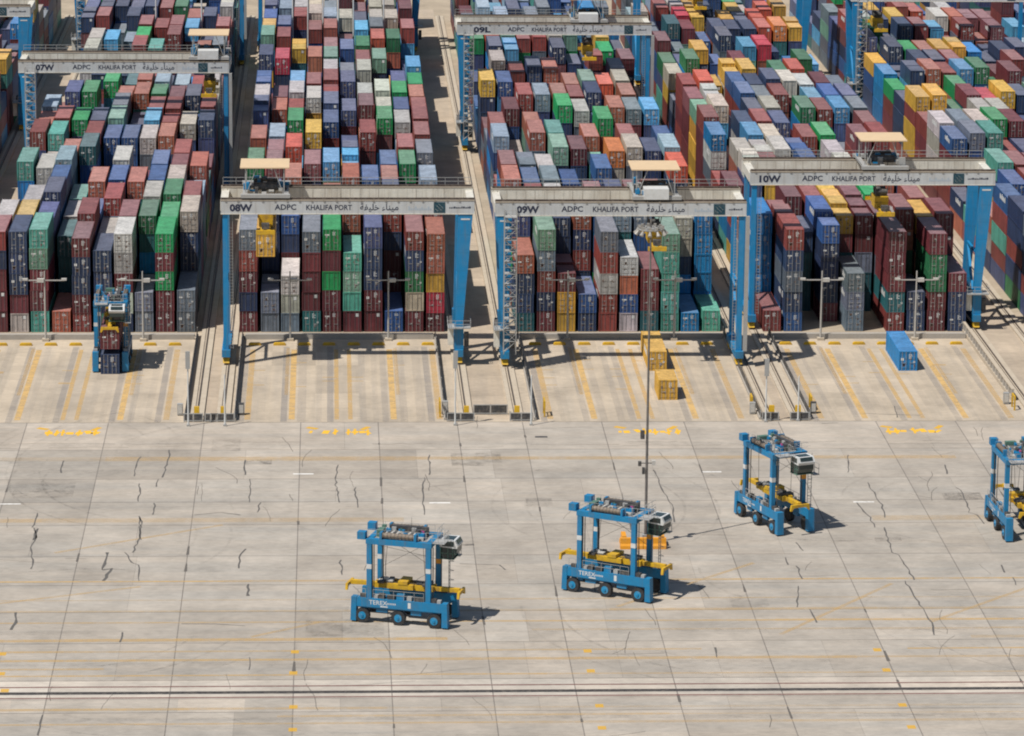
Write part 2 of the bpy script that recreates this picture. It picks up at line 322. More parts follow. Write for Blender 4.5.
# =====================================================================
# MESH HELPERS
# =====================================================================
class MB:
    def __init__(self):
        self.v = []; self.f = []; self.m = []; self.c = []
    def quad(self, a, b, c, d, m=0, col=(1, 1, 1, 1)):
        k = len(self.v); self.v += [a, b, c, d]; self.f.append((k, k + 1, k + 2, k + 3)); self.m.append(m); self.c.append(col)
    def box(self, x0, y0, z0, x1, y1, z1, m=0):
        k = len(self.v)
        self.v += [(x0, y0, z0), (x1, y0, z0), (x1, y1, z0), (x0, y1, z0), (x0, y0, z1), (x1, y0, z1), (x1, y1, z1), (x0, y1, z1)]
        for q in ((0, 3, 2, 1), (4, 5, 6, 7), (0, 1, 5, 4), (1, 2, 6, 5), (2, 3, 7, 6), (3, 0, 4, 7)):
            self.f.append(tuple(k + i for i in q)); self.m.append(m); self.c.append((1, 1, 1, 1))
        return self
    def prism(self, poly, y0, y1, m=0, axis='y'):
        """outline in the xz plane (or yz for axis x, xy for axis z), given a thickness"""
        def P(a, b, t):
            return (a, t, b) if axis == 'y' else ((t, a, b) if axis == 'x' else (a, b, t))
        k = len(self.v); n = len(poly)
        self.v += [P(a, b, y0) for a, b in poly] + [P(a, b, y1) for a, b in poly]
        fs = [tuple(k + i for i in range(n)), tuple(k + n + i for i in reversed(range(n)))]
        for i in range(n):
            j = (i + 1) % n; fs.append((k + i, k + n + i, k + n + j, k + j))
        for q in fs:
            self.f.append(q); self.m.append(m); self.c.append((1, 1, 1, 1))
        return self
    def bar(self, p, q, w, h=None, m=0):
        h = h or w
        p = Vector(p); q = Vector(q); d = (q - p).normalized()
        up = Vector((0, 0, 1)) if abs(d.z) < .95 else Vector((0, 1, 0))
        s = d.cross(up).normalized(); u = s.cross(d)
        k = len(self.v)
        for e in (p, q):
            for a, b in ((-1, -1), (1, -1), (1, 1), (-1, 1)):
                self.v.append(tuple(e + s * a * w / 2 + u * b * h / 2))
        for f in ((0, 1, 2, 3), (7, 6, 5, 4), (0, 4, 5, 1), (1, 5, 6, 2), (2, 6, 7, 3), (3, 7, 4, 0)):
            self.f.append(tuple(k + i for i in f)); self.m.append(m); self.c.append((1, 1, 1, 1))
        return self
    def cyl(self, p, q, r0, r1=None, n=12, m=0):
        r1 = r0 if r1 is None else r1
        p = Vector(p); q = Vector(q); d = (q - p).normalized()
        up = Vector((0, 0, 1)) if abs(d.z) < .95 else Vector((0, 1, 0))
        s = d.cross(up).normalized(); u = s.cross(d)
        k = len(self.v)
        for e, r in ((p, r0), (q, r1)):
            for i in range(n):
                a = 2 * math.pi * i / n
                self.v.append(tuple(e + s * math.cos(a) * r + u * math.sin(a) * r))
        self.f.append(tuple(k + i for i in range(n))); self.m.append(m); self.c.append((1, 1, 1, 1))
        self.f.append(tuple(k + n + i for i in reversed(range(n)))); self.m.append(m); self.c.append((1, 1, 1, 1))
        for i in range(n):
            j = (i + 1) % n
            self.f.append((k + i, k + n + i, k + n + j, k + j)); self.m.append(m); self.c.append((1, 1, 1, 1))
        return self
    def mesh(self, name, mats, col=False):
        me = bpy.data.meshes.new(name)
        me.from_pydata(self.v, [], self.f)
        for mt in mats:
            me.materials.append(mt)
        me.polygons.foreach_set('material_index', self.m)
        if col:
            a = me.attributes.new('col', 'FLOAT_COLOR', 'FACE')
            a.data.foreach_set('color', np.array(self.c, dtype=np.float32).ravel())
        me.update()
        return me
    def build(self, name, mats, parent=None, col=False, loc=None):
        if not isinstance(mats, (list, tuple)):
            mats = [mats]
        return link(name, self.mesh(name, mats, col), parent, loc)

def link(name, data, parent=None, loc=None):
    o = bpy.data.objects.new(name, data); ROOT.objects.link(o)
    if parent is not None:
        o.parent = parent
    if loc is not None:
        o.location = loc
    return o

def tag(o, label, cat, group=None, kind=None):
    if label: o['label'] = label
    if cat: o['category'] = cat
    if group: o['group'] = group
    if kind: o['kind'] = kind
    return o

def thing(name, label, cat, loc=(0, 0, 0), rz=0, group=None):
    o = link(name, None, None, loc); o.rotation_euler = (0, 0, rz)
    o.empty_display_size = .5
    return tag(o, label, cat, group)

def struct(o, kind='structure'):
    o['kind'] = kind; return o

def copy_tree(o, parent=None):
    c = o.copy(); ROOT.objects.link(c)
    c.parent = parent
    for ch in list(o.children):
        copy_tree(ch, c)
    return c

def text_mesh(name, body, mat, parent, loc, height, width=None, bold=0.0, rot=(math.pi / 2, 0, 0), align='LEFT', ext=.012):
    cu = bpy.data.curves.new(name, 'FONT'); cu.body = body; cu.resolution_u = 2; cu.extrude = 0; cu.offset = bold
    cu.align_x = align
    o = bpy.data.objects.new(name, cu); ROOT.objects.link(o)
    bpy.context.view_layer.update()
    dg = bpy.context.evaluated_depsgraph_get()
    me = bpy.data.meshes.new_from_object(o.evaluated_get(dg))
    bpy.data.objects.remove(o); bpy.data.curves.remove(cu)
    me.name = name
    n = len(me.vertices); co = np.zeros(n * 3, dtype=np.float32); me.vertices.foreach_get('co', co); co = co.reshape(-1, 3)
    mn = co.min(0); mxv = co.max(0)
    sy = height / max(1e-6, (mxv[1] - mn[1])); sx = sy if width is None else width / max(1e-6, (mxv[0] - mn[0]))
    co[:, 0] = (co[:, 0] - mn[0]) * sx; co[:, 1] = (co[:, 1] - mn[1]) * sy
    me.vertices.foreach_set('co', co.ravel()); me.update()
    me.materials.clear(); me.materials.append(mat)
    ob = link(name, me, parent, loc); ob.rotation_euler = rot
    return ob

# =====================================================================
# SETTING: ground, apron slabs, lanes, road paint
# =====================================================================
rs = random.Random(5)
g = MB(); g.quad((-1500, -900, 0), (1600, -900, 0), (1600, 2500, 0), (-1500, 2500, 0))
struct(g.build('ground', M['ground']))
j = MB(); j.quad((-260, -260, .004), (300, -260, .004), (300, -50.2, .004), (-260, -50.2, .004))
struct(j.build('apron_base', M['joint']))
XJ = [-37.3, -27.3, -15.5, -3.57, 6.0, 15.8, 23.9, 33.75, 44.0, 55.8, 68.0, 78.0, 88.5]
XJ = [-37.3 - 10.4 * i for i in range(21, 0, -1)] + XJ + [88.5 + 10.3 * i for i in range(1, 20)]
YJ = [-50.3, -63.7, -77.2, -87.3, -97.0, -109.5, -120.5, -130.3, -141.0, -153.1, -158.9, -163.0, -174.0, -185.5, -197, -209, -221, -233, -245, -258]
ap = MB()
special = {(-20.5, -68): .82, (-36, -68): .86, (-33, -82): .80, (-21, -147): .93, (-9, -135): .90, (1, -136): .80, (20, -67): .88, (73, -82): .86, (49, -70): .86, (61, -125): .93}
for yi in range(len(YJ) - 1):
    y1, y0 = YJ[yi], YJ[yi + 1]
    strip = abs(y1 + 153.1) < .1
    for xi in range(len(XJ) - 1):
        x0, x1 = XJ[xi], XJ[xi + 1]
        halves = [(x0, x1)] if rs.random() < .55 or strip else [(x0, (x0 + x1) / 2 + rs.uniform(-.6, .6)), None]
        if halves[-1] is None: halves[-1] = (halves[0][1], x1)
        for hi, (a, b) in enumerate(halves):
            f = rs.gauss(1.0, .05)
            for (sx, sy), fv in special.items():
                if a <= sx < b and y0 <= sy < y1: f = fv + .04
            warm = rs.uniform(-.012, .012)
            if strip: f *= 1.27
            if yi == 0: f *= 1.05; warm = abs(warm) + .012
            e0 = .055 if hi == 0 else .014; e1 = .055 if hi == len(halves) - 1 else .014
            ap.quad((a + e0, y0 + .075, .008), (b - e1, y0 + .075, .008), (b - e1, y1 - .075, .008), (a + e0, y1 - .075, .008), 0,
                    (f * (1 + warm), f, f * (1 - warm), 1))
# pale repaired slabs below the quay rail
for (x0, x1) in ((-14.6, -8.2), (-37.2, -30.6)):
    ap.quad((x0, -162.9, .012), (x1, -162.9, .012), (x1, -159.0, .012), (x0, -159.0, .012), 0, (1.20, 1.18, 1.16, 1))
struct(ap.build('apron', M['apron'], col=True))

# lanes in front of the blocks
la = MB()
for b in ('06', '07', '08', '09', '10', '11'):
    bx = BLOCK_X[b]
    xs = [bx + 1.0, bx + 4.6, bx + 10.4, bx + 16.0, bx + 21.6, bx + 27.6]
    ys = [-50.1, -42.8, -35.2, -27.5, -19.8, -12.1, -5.2]
    for i in range(len(xs) - 1):
        for k in range(len(ys) - 1):
            f = rs.gauss(1.0, .045) * (.93, .96, .99, 1., 1., 1.)[k]
            la.quad((xs[i] + .03, ys[k] + .03, .010), (xs[i + 1] - .03, ys[k] + .03, .010), (xs[i + 1] - .03, ys[k + 1] - .03, .010), (xs[i] + .03, ys[k + 1] - .03, .010), 0, (f, f, f, 1))
for (a, b) in ((-45.17, -18.5),):
    pass
lb = MB(); lb.quad((-140, -50.15, .004), (200, -50.15, .004), (200, -.6, .004), (-140, -.6, .004))
lane_base = lb.build('lane_base', M['lane'], col=True); struct(lane_base)
struct(la.build('transfer_lanes', M['lane'], col=True))

mk = MB()     # mats: 0 worn yellow, 1 fresh yellow, 2 white, 3 stain, 4 grey wheel track, 5 tar
def mline(x0, y0, x1, y1, w, m=0, a=1., z=.016, f=1.):
    d = Vector((x1 - x0, y1 - y0, 0)).normalized(); s = Vector((-d.y, d.x, 0)) * w / 2
    mk.quad((x0 - s.x, y0 - s.y, z), (x0 + s.x, y0 + s.y, z), (x1 + s.x, y1 + s.y, z), (x1 - s.x, y1 - s.y, z), m, (f, f, f, a))
for b in ('07', '08', '09', '10', '11'):
    bx = BLOCK_X[b]
    for i, off in enumerate((2.0, 7.5, 13.1, 14.8, 20.2, 25.9)):
        mline(bx + off, -48.8, bx + off, -10.5, .75 if i not in (2, 3) else .55, 0, (.52, .85, .62, .55, .88, .45)[i])
        if i in (1, 4): mline(bx + off + (.75 if i == 4 else -.8), -36, bx + off + (.75 if i == 4 else -.8), -9.8, .5, 0, .35, .0165)
    for off in (1.2, 6.5, 12.3, 19.2, 24.9):
        mline(bx + off, -50, bx + off, -9, .8, 4, rs.uniform(.16, .34), .013)
    for off in (3.6, 8.7, 10.9, 16.4, 18.0, 21.5, 23.6):
        mline(bx + off, -50, bx + off, -9, rs.uniform(.6, 1.1), 4, rs.uniform(.03, .13), .0131)
    for k in range(9):      # short cross ticks beside the lane lines
        off = rs.choice((2.9, 8.3, 12.2, 15.7, 21.2)); yy = rs.uniform(-34, -16)
        mline(bx + off - .9, yy, bx + off + .9, yy, .35, 0, .55, .017)
    # painted lane wording in front of the block, worn to unreadable strokes
    cx = {'07': -31.9, '08': 1.1, '09': 39.1, '10': 72.2, '11': 110}[b]
    x = cx - 3.6
    r2 = random.Random(b)
    while x < cx + 3.5:
        w = r2.uniform(.35, .95)
        if r2.random() < .86:
            yb = -55.3 + r2.uniform(-.25, .3)
            mline(x, yb, x + w, yb + r2.uniform(-.25, .25), r2.uniform(.8, 1.7), 1, 1., .016)
            if r2.random() < .5: mline(x + w * .4, yb - 1.4, x + w * .5, yb + 1.5, .3, 1, .9, .0165)
        x += w + r2.uniform(.03, .25)
    mline(cx - 3.9, -52.8, cx - 2.6, -53.6, .8, 1, .7); mline(cx + 2.8, -54.2, cx + 3.7, -52.6, .7, 1, .75)
# long traffic bands and lane lines along the quay
for (y, w, m, a, f) in ((-67.9, 1.6, 0, .26, .9), (-95.0, 1.8, 0, .34, .95), (-119.1, .55, 0, .55, 1), (-126.0, .35, 0, .28, 1), (-133.9, .6, 0, .55, 1), (-140.0, .8, 0, .42, 1),
                        (-143.8, .6, 0, .42, 1), (-146.6, .7, 0, .5, 1), (-149.5, .7, 0, .5, 1), (-151.6, .5, 0, .4, 1), (-137.0, .6, 0, .3, 1), (-130, .7, 0, .3, 1), (-162.0, .6, 0, .36, 1), (-166.5, .6, 0, .4, 1), (-164.2, .5, 0, .3, 1), (-82, 2.2, 3, .10, 1), (-104, 2.0, 3, .10, 1),
                        (-73.5, 1.6, 3, .12, 1), (-114.6, 1.8, 3, .12, 1), (-137.3, 1.2, 3, .14, 1), (-147.9, 1.0, 3, .14, 1), (-165, .9, 3, .18, 1), (-61.2, 1.2, 3, .08, 1)):
    x = -120.
    while x < 170:
        L = rs.uniform(18, 70)
        if rs.random() < .86:
            mline(x, y + rs.uniform(-.12, .12), x + L, y + rs.uniform(-.12, .12), w * rs.uniform(.7, 1.2), m, a * rs.uniform(.4, 1.25), .014 + rs.random() * .001)
        x += L
for (x, y) in ((55.2, -144.4), (55.2, -151.0), (55.2, -162.0), (55.1, -168.6), (25.9, -144.3), (25.8, -150.8), (25.9, -161.7), (25.7, -168.3), (-3.5, -144.1), (-3.6, -150.9), (-3.5, -161.5), (-3.5, -168.3), (-32.7, -144.3), (-32.3, -150.7), (-31.5, -156.0), (84.6, -144.3), (84.5, -151)):
    mline(x - .42, y, x + .38, y, 1.05, 1, .62, .0168)
for (x, y) in ((-3.1, -75.0), (-36.4, -87.9), (12.6, -88.0), (45.1, -74.6), (61.4, -88.2)):
    mline(x - 1.2, y, x + 1.2, y, .4, 2, 1., .0172)
for (x0, y0, x1, y1) in ((38, -121, 46, -113), (46, -139, 60, -121), (30, -129, 36, -123), (62, -135, 75, -122), (-8, -139, -1, -134), (-37, -128, -20, -121), (-30, -108, -12, -97)):
    mline(x0, y0, x1, y1, .5, 0, .34, .0162)
# oil and tyre stains
for (x, y, w, h, a) in ((-8.5, -69.5, 3.2, 2.6, .8), (17.5, -68.5, 6, 6.5, .45), (1.5, -136, 8, 6, .35), (73.2, -86, 4.5, 3.5, .7), (33, -113, 4, 2, .4), (-33, -82, 7, 7, .3), (-12.5, -61.5, 3.5, 6, .3),
                       (3.7, -141.6, 1.6, .5, 1), (9.5, -102.5, 5, 3, .6), (14.6, -105.5, 2.6, 1.0, .9), (62, -104, 3, 2, .3), (24, -88, 3, 4, .35), (44, -127, 4, 5, .25)):
    mk.quad((x - w / 2, y - h / 2, .0135), (x + w / 2, y - h / 2 + .3, .0135), (x + w / 2, y + h / 2, .0135), (x - w / 2, y + h / 2 - .3, .0135), 3, (1, 1, 1, a))
for k in range(44):     # curved tyre sweeps
    rr_a = rs.uniform(.10, .30)
    cx, cy = rs.uniform(-40, 85), rs.uniform(-150, -58); R = rs.uniform(9, 26); a0 = rs.uniform(0, 6.28); n = 9; da = rs.uniform(.5, 1.3) / n
    for s in (0, 1):
        rr = R + s * 3.9
        for i in range(n):
            p = (cx + rr * math.cos(a0 + i * da), cy + rr * math.sin(a0 + i * da)); q = (cx + rr * math.cos(a0 + (i + 1) * da), cy + rr * math.sin(a0 + (i + 1) * da))
            mline(p[0], p[1], q[0], q[1], .32, 3, rr_a, .0136 + k * .00001)
struct(mk.build('road_markings', [M['ypaint'], M['yfresh'], M['wpaint'], M['stain'], M['trackstain']], col=True))

CRACKS = [[(-22.6, -66.8), (-23.0, -71.0), (-22.9, -75.8)], [(-22.2, -79.1), (-21.9, -81.3), (-21.9, -87.0)], [(-20.1, -77.3), (-20.1, -80.6)], [(-20.0, -87.7), (-20.0, -92.6)], [(-21.4, -93.2), (-21.1, -96.6), (-21.3, -98.7), (-20.8, -103.0)], [(-31.7, -68.6), (-31.5, -74.2)], [(-32.9, -91.7), (-33.2, -97.8)], [(-32.4, -98.2), (-32.7, -102.9)], [(-32.9, -97.8), (-32.3, -101.8), (-32.8, -105.8), (-32.2, -110.7), (-32.1, -114.2)], [(-21.5, -93.8), (-20.9, -100.0), (-21.5, -108.0)], [(-22.3, -107.9), (-21.5, -111.8), (-20.7, -112.8), (-20.3, -118.9)], [(-24.2, -107.9), (-24.4, -114.7), (-23.5, -114.1), (-24.1, -118.8)], [(-19.2, -63.6), (-19.3, -69.5), (-19.6, -76.4)], [(-10.1, -68.5), (-9.9, -75.4)], [(-9.3, -77.2), (-9.2, -87.5)], [(-8.0, -87.6), (-8.2, -91.8)], [(-9.3, -106.7), (-9.8, -110.1), (-9.8, -114.3)], [(1.1, -111.2), (1.3, -116.9)], [(-8.7, -120.2), (-8.6, -124.6)], [(-32.6, -130.1), (-32.2, -133.6), (-32.5, -136.2)], [(-21.1, -137.2), (-21.2, -140.6)], [(0.9, -70.9), (0.7, -80.0), (1.1, -87.7)], [(2.9, -81.1), (3.2, -89.9)], [(11.9, -66.3), (11.7, -75.6)], [(11.1, -76.8), (10.7, -84.5), (10.7, -93.1)], [(-8.0, -145.8), (-8.0, -149.9)], [(-27.3, -163.5), (-27.4, -169.4)], [(-15.1, -134.4), (-11.8, -134.5), (-8.7, -135.2)], [(-15.2, -92.8), (-12.4, -91.8), (-10.1, -92.9)], [(14.1, -112.9), (18.4, -113.4), (18.9, -115.3)], [(62.3, -66.9), (61.3, -75.1)], [(38.4, -73.6), (38.6, -82.7), (39.2, -90.3), (38.8, -96.6)], [(60.5, -88.4), (61.2, -94.8), (61.2, -99.0)], [(63.0, -79.6), (63.3, -89.5), (62.9, -94.9)], [(62.3, -99.0), (61.7, -109.1), (62.4, -110.1), (62.6, -119.7)], [(61.5, -120.1), (61.8, -128.9), (62.1, -135.2), (61.7, -139.5)], [(73.3, -71.7), (73.0, -75.9)], [(73.2, -82.0), (73.5, -85.3), (72.9, -92.9), (73.6, -93.9), (73.8, -97.7)], [(50.6, -114.2), (50.6, -119.2)], [(49.8, -121.8), (48.8, -129.6)], [(50.0, -130.2), (50.2, -135.0)], [(49.8, -110.9), (49.7, -113.8)], [(38.8, -143.3), (38.7, -146.6)], [(51.7, -105.0), (52.0, -108.4)], [(73.0, -114.2), (72.8, -117.1)], [(73.3, -119.0), (73.2, -121.8)], [(71.4, -42.5), (71.0, -48.5)], [(66.5, -46.2), (70, -46.9), (74, -47.4)], [(61, -51.5), (63.2, -51.2)]]
thick = {7, 11, 18, 19}
ck = MB()
for i, pl in enumerate(CRACKS):
    w = .30 if i in thick else .16
    pts = []
    for (a, b) in zip(pl[:-1], pl[1:]):
        n = max(2, int(math.hypot(b[0] - a[0], b[1] - a[1]) / 1.1))
        for k in range(n):
            t = k / n; pts.append((a[0] + (b[0] - a[0]) * t + rs.uniform(-.13, .13), a[1] + (b[1] - a[1]) * t))
    pts.append(pl[-1])
    prev = None
    for k, p in enumerate(pts):
        if k + 1 < len(pts): d = Vector((pts[k + 1][0] - p[0], pts[k + 1][1] - p[1]))
        d.normalize(); ww = w * rs.uniform(.55, 1.35) / 2
        cur = ((p[0] - d.y * ww, p[1] + d.x * ww, .0185), (p[0] + d.y * ww, p[1] - d.x * ww, .0185))
        if prev: ck.quad(prev[0], prev[1], cur[1], cur[0], 0, (1, 1, 1, 1))
        prev = cur
for y in (-60.8, -62.2):        # wandering transverse cracks behind the lanes
    x = -44.
    while x < 92:
        L = rs.uniform(3, 12); yy = y + rs.uniform(-.8, .8)
        if rs.random() < .6:
            px, py = x, yy
            while px < x + L:
                qx, qy = px + 1.2, yy + rs.uniform(-.25, .25)
                ck.quad((px, py - .045, .0183), (qx, qy - .045, .0183), (qx, qy + .045, .0183), (px, py + .045, .0183), 0, (1.6, 1.5, 1.4, .7)); px, py = qx, qy
        x += L + rs.uniform(.5, 4)
def hair(x, y, ang, L, w):            # fine branching hairline cracks
    while L > 0:
        st = rs.uniform(.7, 1.6); qx, qy = x + math.cos(ang) * st, y + math.sin(ang) * st
        nx, ny = -math.sin(ang) * w / 2, math.cos(ang) * w / 2
        ck.quad((x + nx, y + ny, .0181), (x - nx, y - ny, .0181), (qx - nx, qy - ny, .0181), (qx + nx, qy + ny, .0181), 0, (1.2, 1.15, 1.1, .75))
        if rs.random() < .10 and L > 3: hair(qx, qy, ang + rs.choice((-1, 1)) * rs.uniform(.6, 1.4), L * .4, w * .8)
        x, y = qx, qy; ang += rs.uniform(-.2, .2); L -= st
for k in range(70):
    hair(rs.uniform(-45, 92), rs.uniform(-172, -52), rs.choice((0, math.pi / 2, math.pi / 2, math.pi / 2, math.pi / 2)) + rs.uniform(-.2, .2), rs.uniform(2, 8), rs.uniform(.04, .08))
for k in range(60):                    # spalled joint edges, in line with the slab grid
    x = rs.choice(XJ[18:38]); y = rs.uniform(-172, -52); L = rs.uniform(.8, 4)
    ck.quad((x - rs.uniform(.08, .2), y, .018), (x + rs.uniform(.08, .2), y, .018), (x + rs.uniform(.05, .16), y + L, .018), (x - rs.uniform(.05, .16), y + L, .018), 0, (1.3, 1.25, 1.2, .8))
struct(ck.build('sealed_cracks', M['tar'], col=True))

# crane rail let into the quay: rail, slot and two steel edge angles
qr = MB()
qr.box(-260, -157.4, .010, 300, -156.6, .020, 0); qr.box(-260, -157.05, .02, 300, -156.95, .06, 1)
qr.box(-260, -155.24, .010, 300, -154.94, .022, 2); qr.box(-260, -158.66, .010, 300, -158.36, .022, 2)
M['edge'] = paint('reddish_steel_edge', (.17, .075, .065), .7, .3, 2)
tag(qr.build('quay_rail', [M['dark'], M['rail'], M['edge']]), 'dark crane rail with two thin reddish edge strips running along the quay', 'rail')
dr = MB(); dr.box(25.1, -58.15, .009, 26.6, -57.45, .03); tag(dr.build('drain_cover', M['dark']), 'small dark drain cover on the apron below the lane gate', 'drain cover')

# =====================================================================
# RAIL TRACKS, FENCES AND ENDS OF THE CRANE ALLEYS
# =====================================================================
tr = MB()
RAILS = {'07': (-48.0, -16.47), '08': (-13.2, 17.0), '09': (23.3, 55.15), '10': (58.45, 88.7), '11': (94.95, 126.8), '06': (-85.6, -54.6)}
for b, (xa, xb) in RAILS.items():
    for x in (xa, xb):
        tr.box(x - .85, -49.5, .0, x + .85, 300, .26, 0)
        tr.box(x - .07, -49.0, .26, x + .07, 299, .42, 1)
        tr.box(x - .33, -49.2, .26, x - .25, 299, .30, 1)
struct(tr.build('crane_tracks', [M['conc'], M['rail']]))
cp = MB()     # pavement between the two tracks of an alley
for (x0, x1) in ((-15.55, -14.1), (17.95, 22.35), (56.1, 57.5), (89.65, 94.0), (-53.6, -48.95)):
    y = -49.
    while y < 300:
        f = rs.uniform(.86, 1.0); cp.quad((x0, y, .014), (x1, y, .014), (x1, y + 11.9, .014), (x0, y + 11.9, .014), 0, (f, f * .97, f * .95, 1)); y += 12
struct(cp.build('alley_pavement', M['lane'], col=True))

def alley_fence(x, y0, y1, label):
    t = thing('track_fence', label, 'fence', (x, y0, 0), 0, 'fences beside the crane tracks')
    L = y1 - y0
    MB().box(-.16, 0, 0, .16, L, .32).build('base_wall', M['conc_grey'], t)
    MB().box(-.02, .05, .36, .02, L - .05, 1.15).build('mesh_panel', M['dark'], t)
    n = 9
    for i in range(n):
        MB().box(-.05, L * i / (n - 1) - .05 if i else 0, .32, .05, L * i / (n - 1) + .05, 1.3).build('post', M['steel'], t)
for x, lab in ((-17.9, 'low dark track fence beside the last lane of block 07W'), (-11.75, 'low dark track fence left of the lanes under gantry 08W'),
               (14.35, 'low dark track fence right of the lanes under gantry 08W'), (25.55, 'low dark track fence left of the lanes under gantry 09W'),
               (53.7, 'low dark track fence right of the lanes under gantry 09W'), (59.9, 'low dark track fence left of the lanes under gantry 10W'),
               (-46.5, 'low dark track fence at the left picture edge')):
    alley_fence(x, -49.4, -2.5, lab)
t = thing('track_fence', 'long concrete fence with upright slots right of the lanes under gantry 10W', 'fence', (87.0, -40, 0), 0, 'fences beside the crane tracks')
MB().box(-.2, 0, 0, .2, 39, .5).build('base_wall', M['conc'], t)
for i in range(20):
    MB().box(-.14, i * 2.0, .5, .14, i * 2.0 + .9, 1.45).build('upright', M['conc_grey'], t)
MB().box(-.18, 0, 1.45, .18, 39, 1.6).build('coping', M['conc'], t)

# wall along the foot of each block
for b, x0, x1 in (('07', -46.2, -18.3), ('08', -11.4, 14.1), ('09', 25.9, 53.4), ('10', 60.2, 86.7)):
    w = MB(); w.box(x0, -4.55, 0, x1, -4.1, .72); w.box(x0, -4.1, 0, x1, -.9, .10)
    tag(w.build('low_wall', M['conc_grey']), 'low concrete wall at the foot of the stacks, lanes of crane %sW before it' % b, 'low wall', 'low walls before the container blocks')

# yellow wheel stops at the head of the lanes
ws = MB(); ws.prism([(-.85, 0), (.85, 0), (.8, .22), (.6, .34), (-.6, .34), (-.8, .22)], -.28, .28)
wsm = ws.mesh('wheel_stop', [M['yellow']])
ordn = ['first', 'second', 'third', 'fourth', 'fifth', 'sixth', 'seventh', 'eighth', 'ninth', 'tenth']
for b in ('07', '08', '09', '10'):
    for i in range(8):
        o = link('wheel_stop', wsm, None, (BLOCK_X[b] + 2.2 + i * 3.32, -7.9, .01))
        tag(o, 'yellow wheel stop, %s from left along the wall of block %sW' % (ordn[i], b), 'wheel stop', 'yellow wheel stops at the lane heads')

def yard_light(x, label):
    t = thing('yard_light', label, 'lamp post', (x, -5.2, 0), 0, 'twin-arm lamp posts before the blocks')
    MB().box(-.45, -.45, 0, .45, .45, .35).build('footing', M['conc'], t)
    MB().cyl((0, 0, .35), (0, 0, 9.6), .15, .09, 10).build('pole', M['pole'], t)
    MB().bar((-2.7, 0, 8.35), (2.7, 0, 8.35), .14, .14).build('cross_arm', M['pole'], t)
    s = -1 if label.find('left') > 0 and x < 0 else 1
    for k, xx in ((0, -2.6), (1, 2.6)):
        MB().box(xx - .35, -.22, 8.36, xx + .35, .22, 8.62).build('lamp_head', M['lamp'], t)
    MB().box(.55 * s - .45, -.3, 8.12, .55 * s + .45, .3, 8.6).build('camera_box', M['lamp'], t)
for x, lab in ((-38.2, 'twin-arm lamp post left of the loaded straddle carrier'), (-25.1, 'twin-arm lamp post right of the loaded straddle carrier'),
               (-5.3, 'twin-arm lamp post below the white stack under gantry 08W'), (7.95, 'twin-arm lamp post in the right half of gantry 08W'),
               (32.2, 'twin-arm lamp post before the yellow stack under gantry 09W'), (46.7, 'twin-arm lamp post right of the tall floodlight mast'),
               (66.7, 'twin-arm lamp post left of the grey stack under gantry 10W'), (79.6, 'twin-arm lamp post right of the blue container on the lane')):
    yard_light(x, lab)

def signal_pole(x, h, panel, label, y=-52.0):
    t = thing('signal_pole', label, 'signal pole', (x, y, 0), 0, 'white signal poles at the lane ends')
    MB().cyl((0, 0, 0), (0, 0, h), .11, .08, 8).build('pole', M['cabwhite'], t)
    MB().box(-.2, -.2, 0, .2, .2, .25).build('base_plate', M['steel'], t)
    if panel:
        MB().box(-.28, -.2, h - 2.1, .28, .0, h + .1).build('signal_panel', M['steel'], t)
signal_pole(-17.4, 9.4, True, 'white signal pole with grey panel left of the 08W tracks')
signal_pole(-12.9, 6.5, False, 'slim white pole before the narrow leg of gantry 08W')
signal_pole(15.5, 9.4, True, 'white signal pole with grey panel left of the gated alley')
signal_pole(24.9, 6.4, False, 'slim white pole right of the gated alley')
signal_pole(54.2, 8.0, True, 'white signal pole with grey panel before the right leg of 09W', -50.6)
signal_pole(58.3, 5.8, False, 'slim white pole before the left leg of gantry 10W', -50.2)

def buffer(x, label, y=-48.6):
    t = thing('rail_buffer', label, 'rail buffer', (x, y, .42), 0, 'yellow rail buffers')
    b = MB(); b.prism([(-.55, 0), (.75, 0), (.6, .5), (.1, 1.25), (-.35, 1.25)], -.32, .32, axis='x'); b.build('stop_block', M['yellow'], t)
    MB().cyl((0, .1, .85), (0, .65, .85), .2, .2, 10).build('bumper', M['dark'], t)
for x, lab in ((-16.47, 'yellow rail buffer on the left track of the 08W alley'), (-13.2, 'yellow rail buffer below the narrow leg of 08W'), (17.0, 'yellow rail buffer below the wide leg of gantry 08W'),
               (23.3, 'yellow rail buffer below the stair leg of gantry 09W'), (55.15, 'yellow rail buffer below the right leg of gantry 09W'), (58.45, 'yellow rail buffer below the left leg of gantry 10W')):
    buffer(x, lab)
def gate(x0, x1, label, y=-50.4, h=1.3, group='gates closing the alleys'):
    t = thing('alley_gate', label, 'gate', ((x0 + x1) / 2, y, 0), 0, group)
    w = (x1 - x0) / 2
    f = MB()
    for a in (-w, 0, w): f.box(a - .06, -.06, 0, a + .06, .06, h)
    f.box(-w, -.05, h - .1, w, .05, h); f.box(-w, -.05, .12, w, .05, .22); f.build('gate_frame', M['steel'], t)
    p = MB(); p.box(-w + .08, -.015, .24, -.08, .015, h - .12); p.box(.08, -.015, .24, w - .08, .015, h - .12); p.build('mesh_panel', M['dark'], t)
gate(18.0, 22.2, 'grey mesh gate closing the pavement between tracks of 08W and 09W', -46.5)
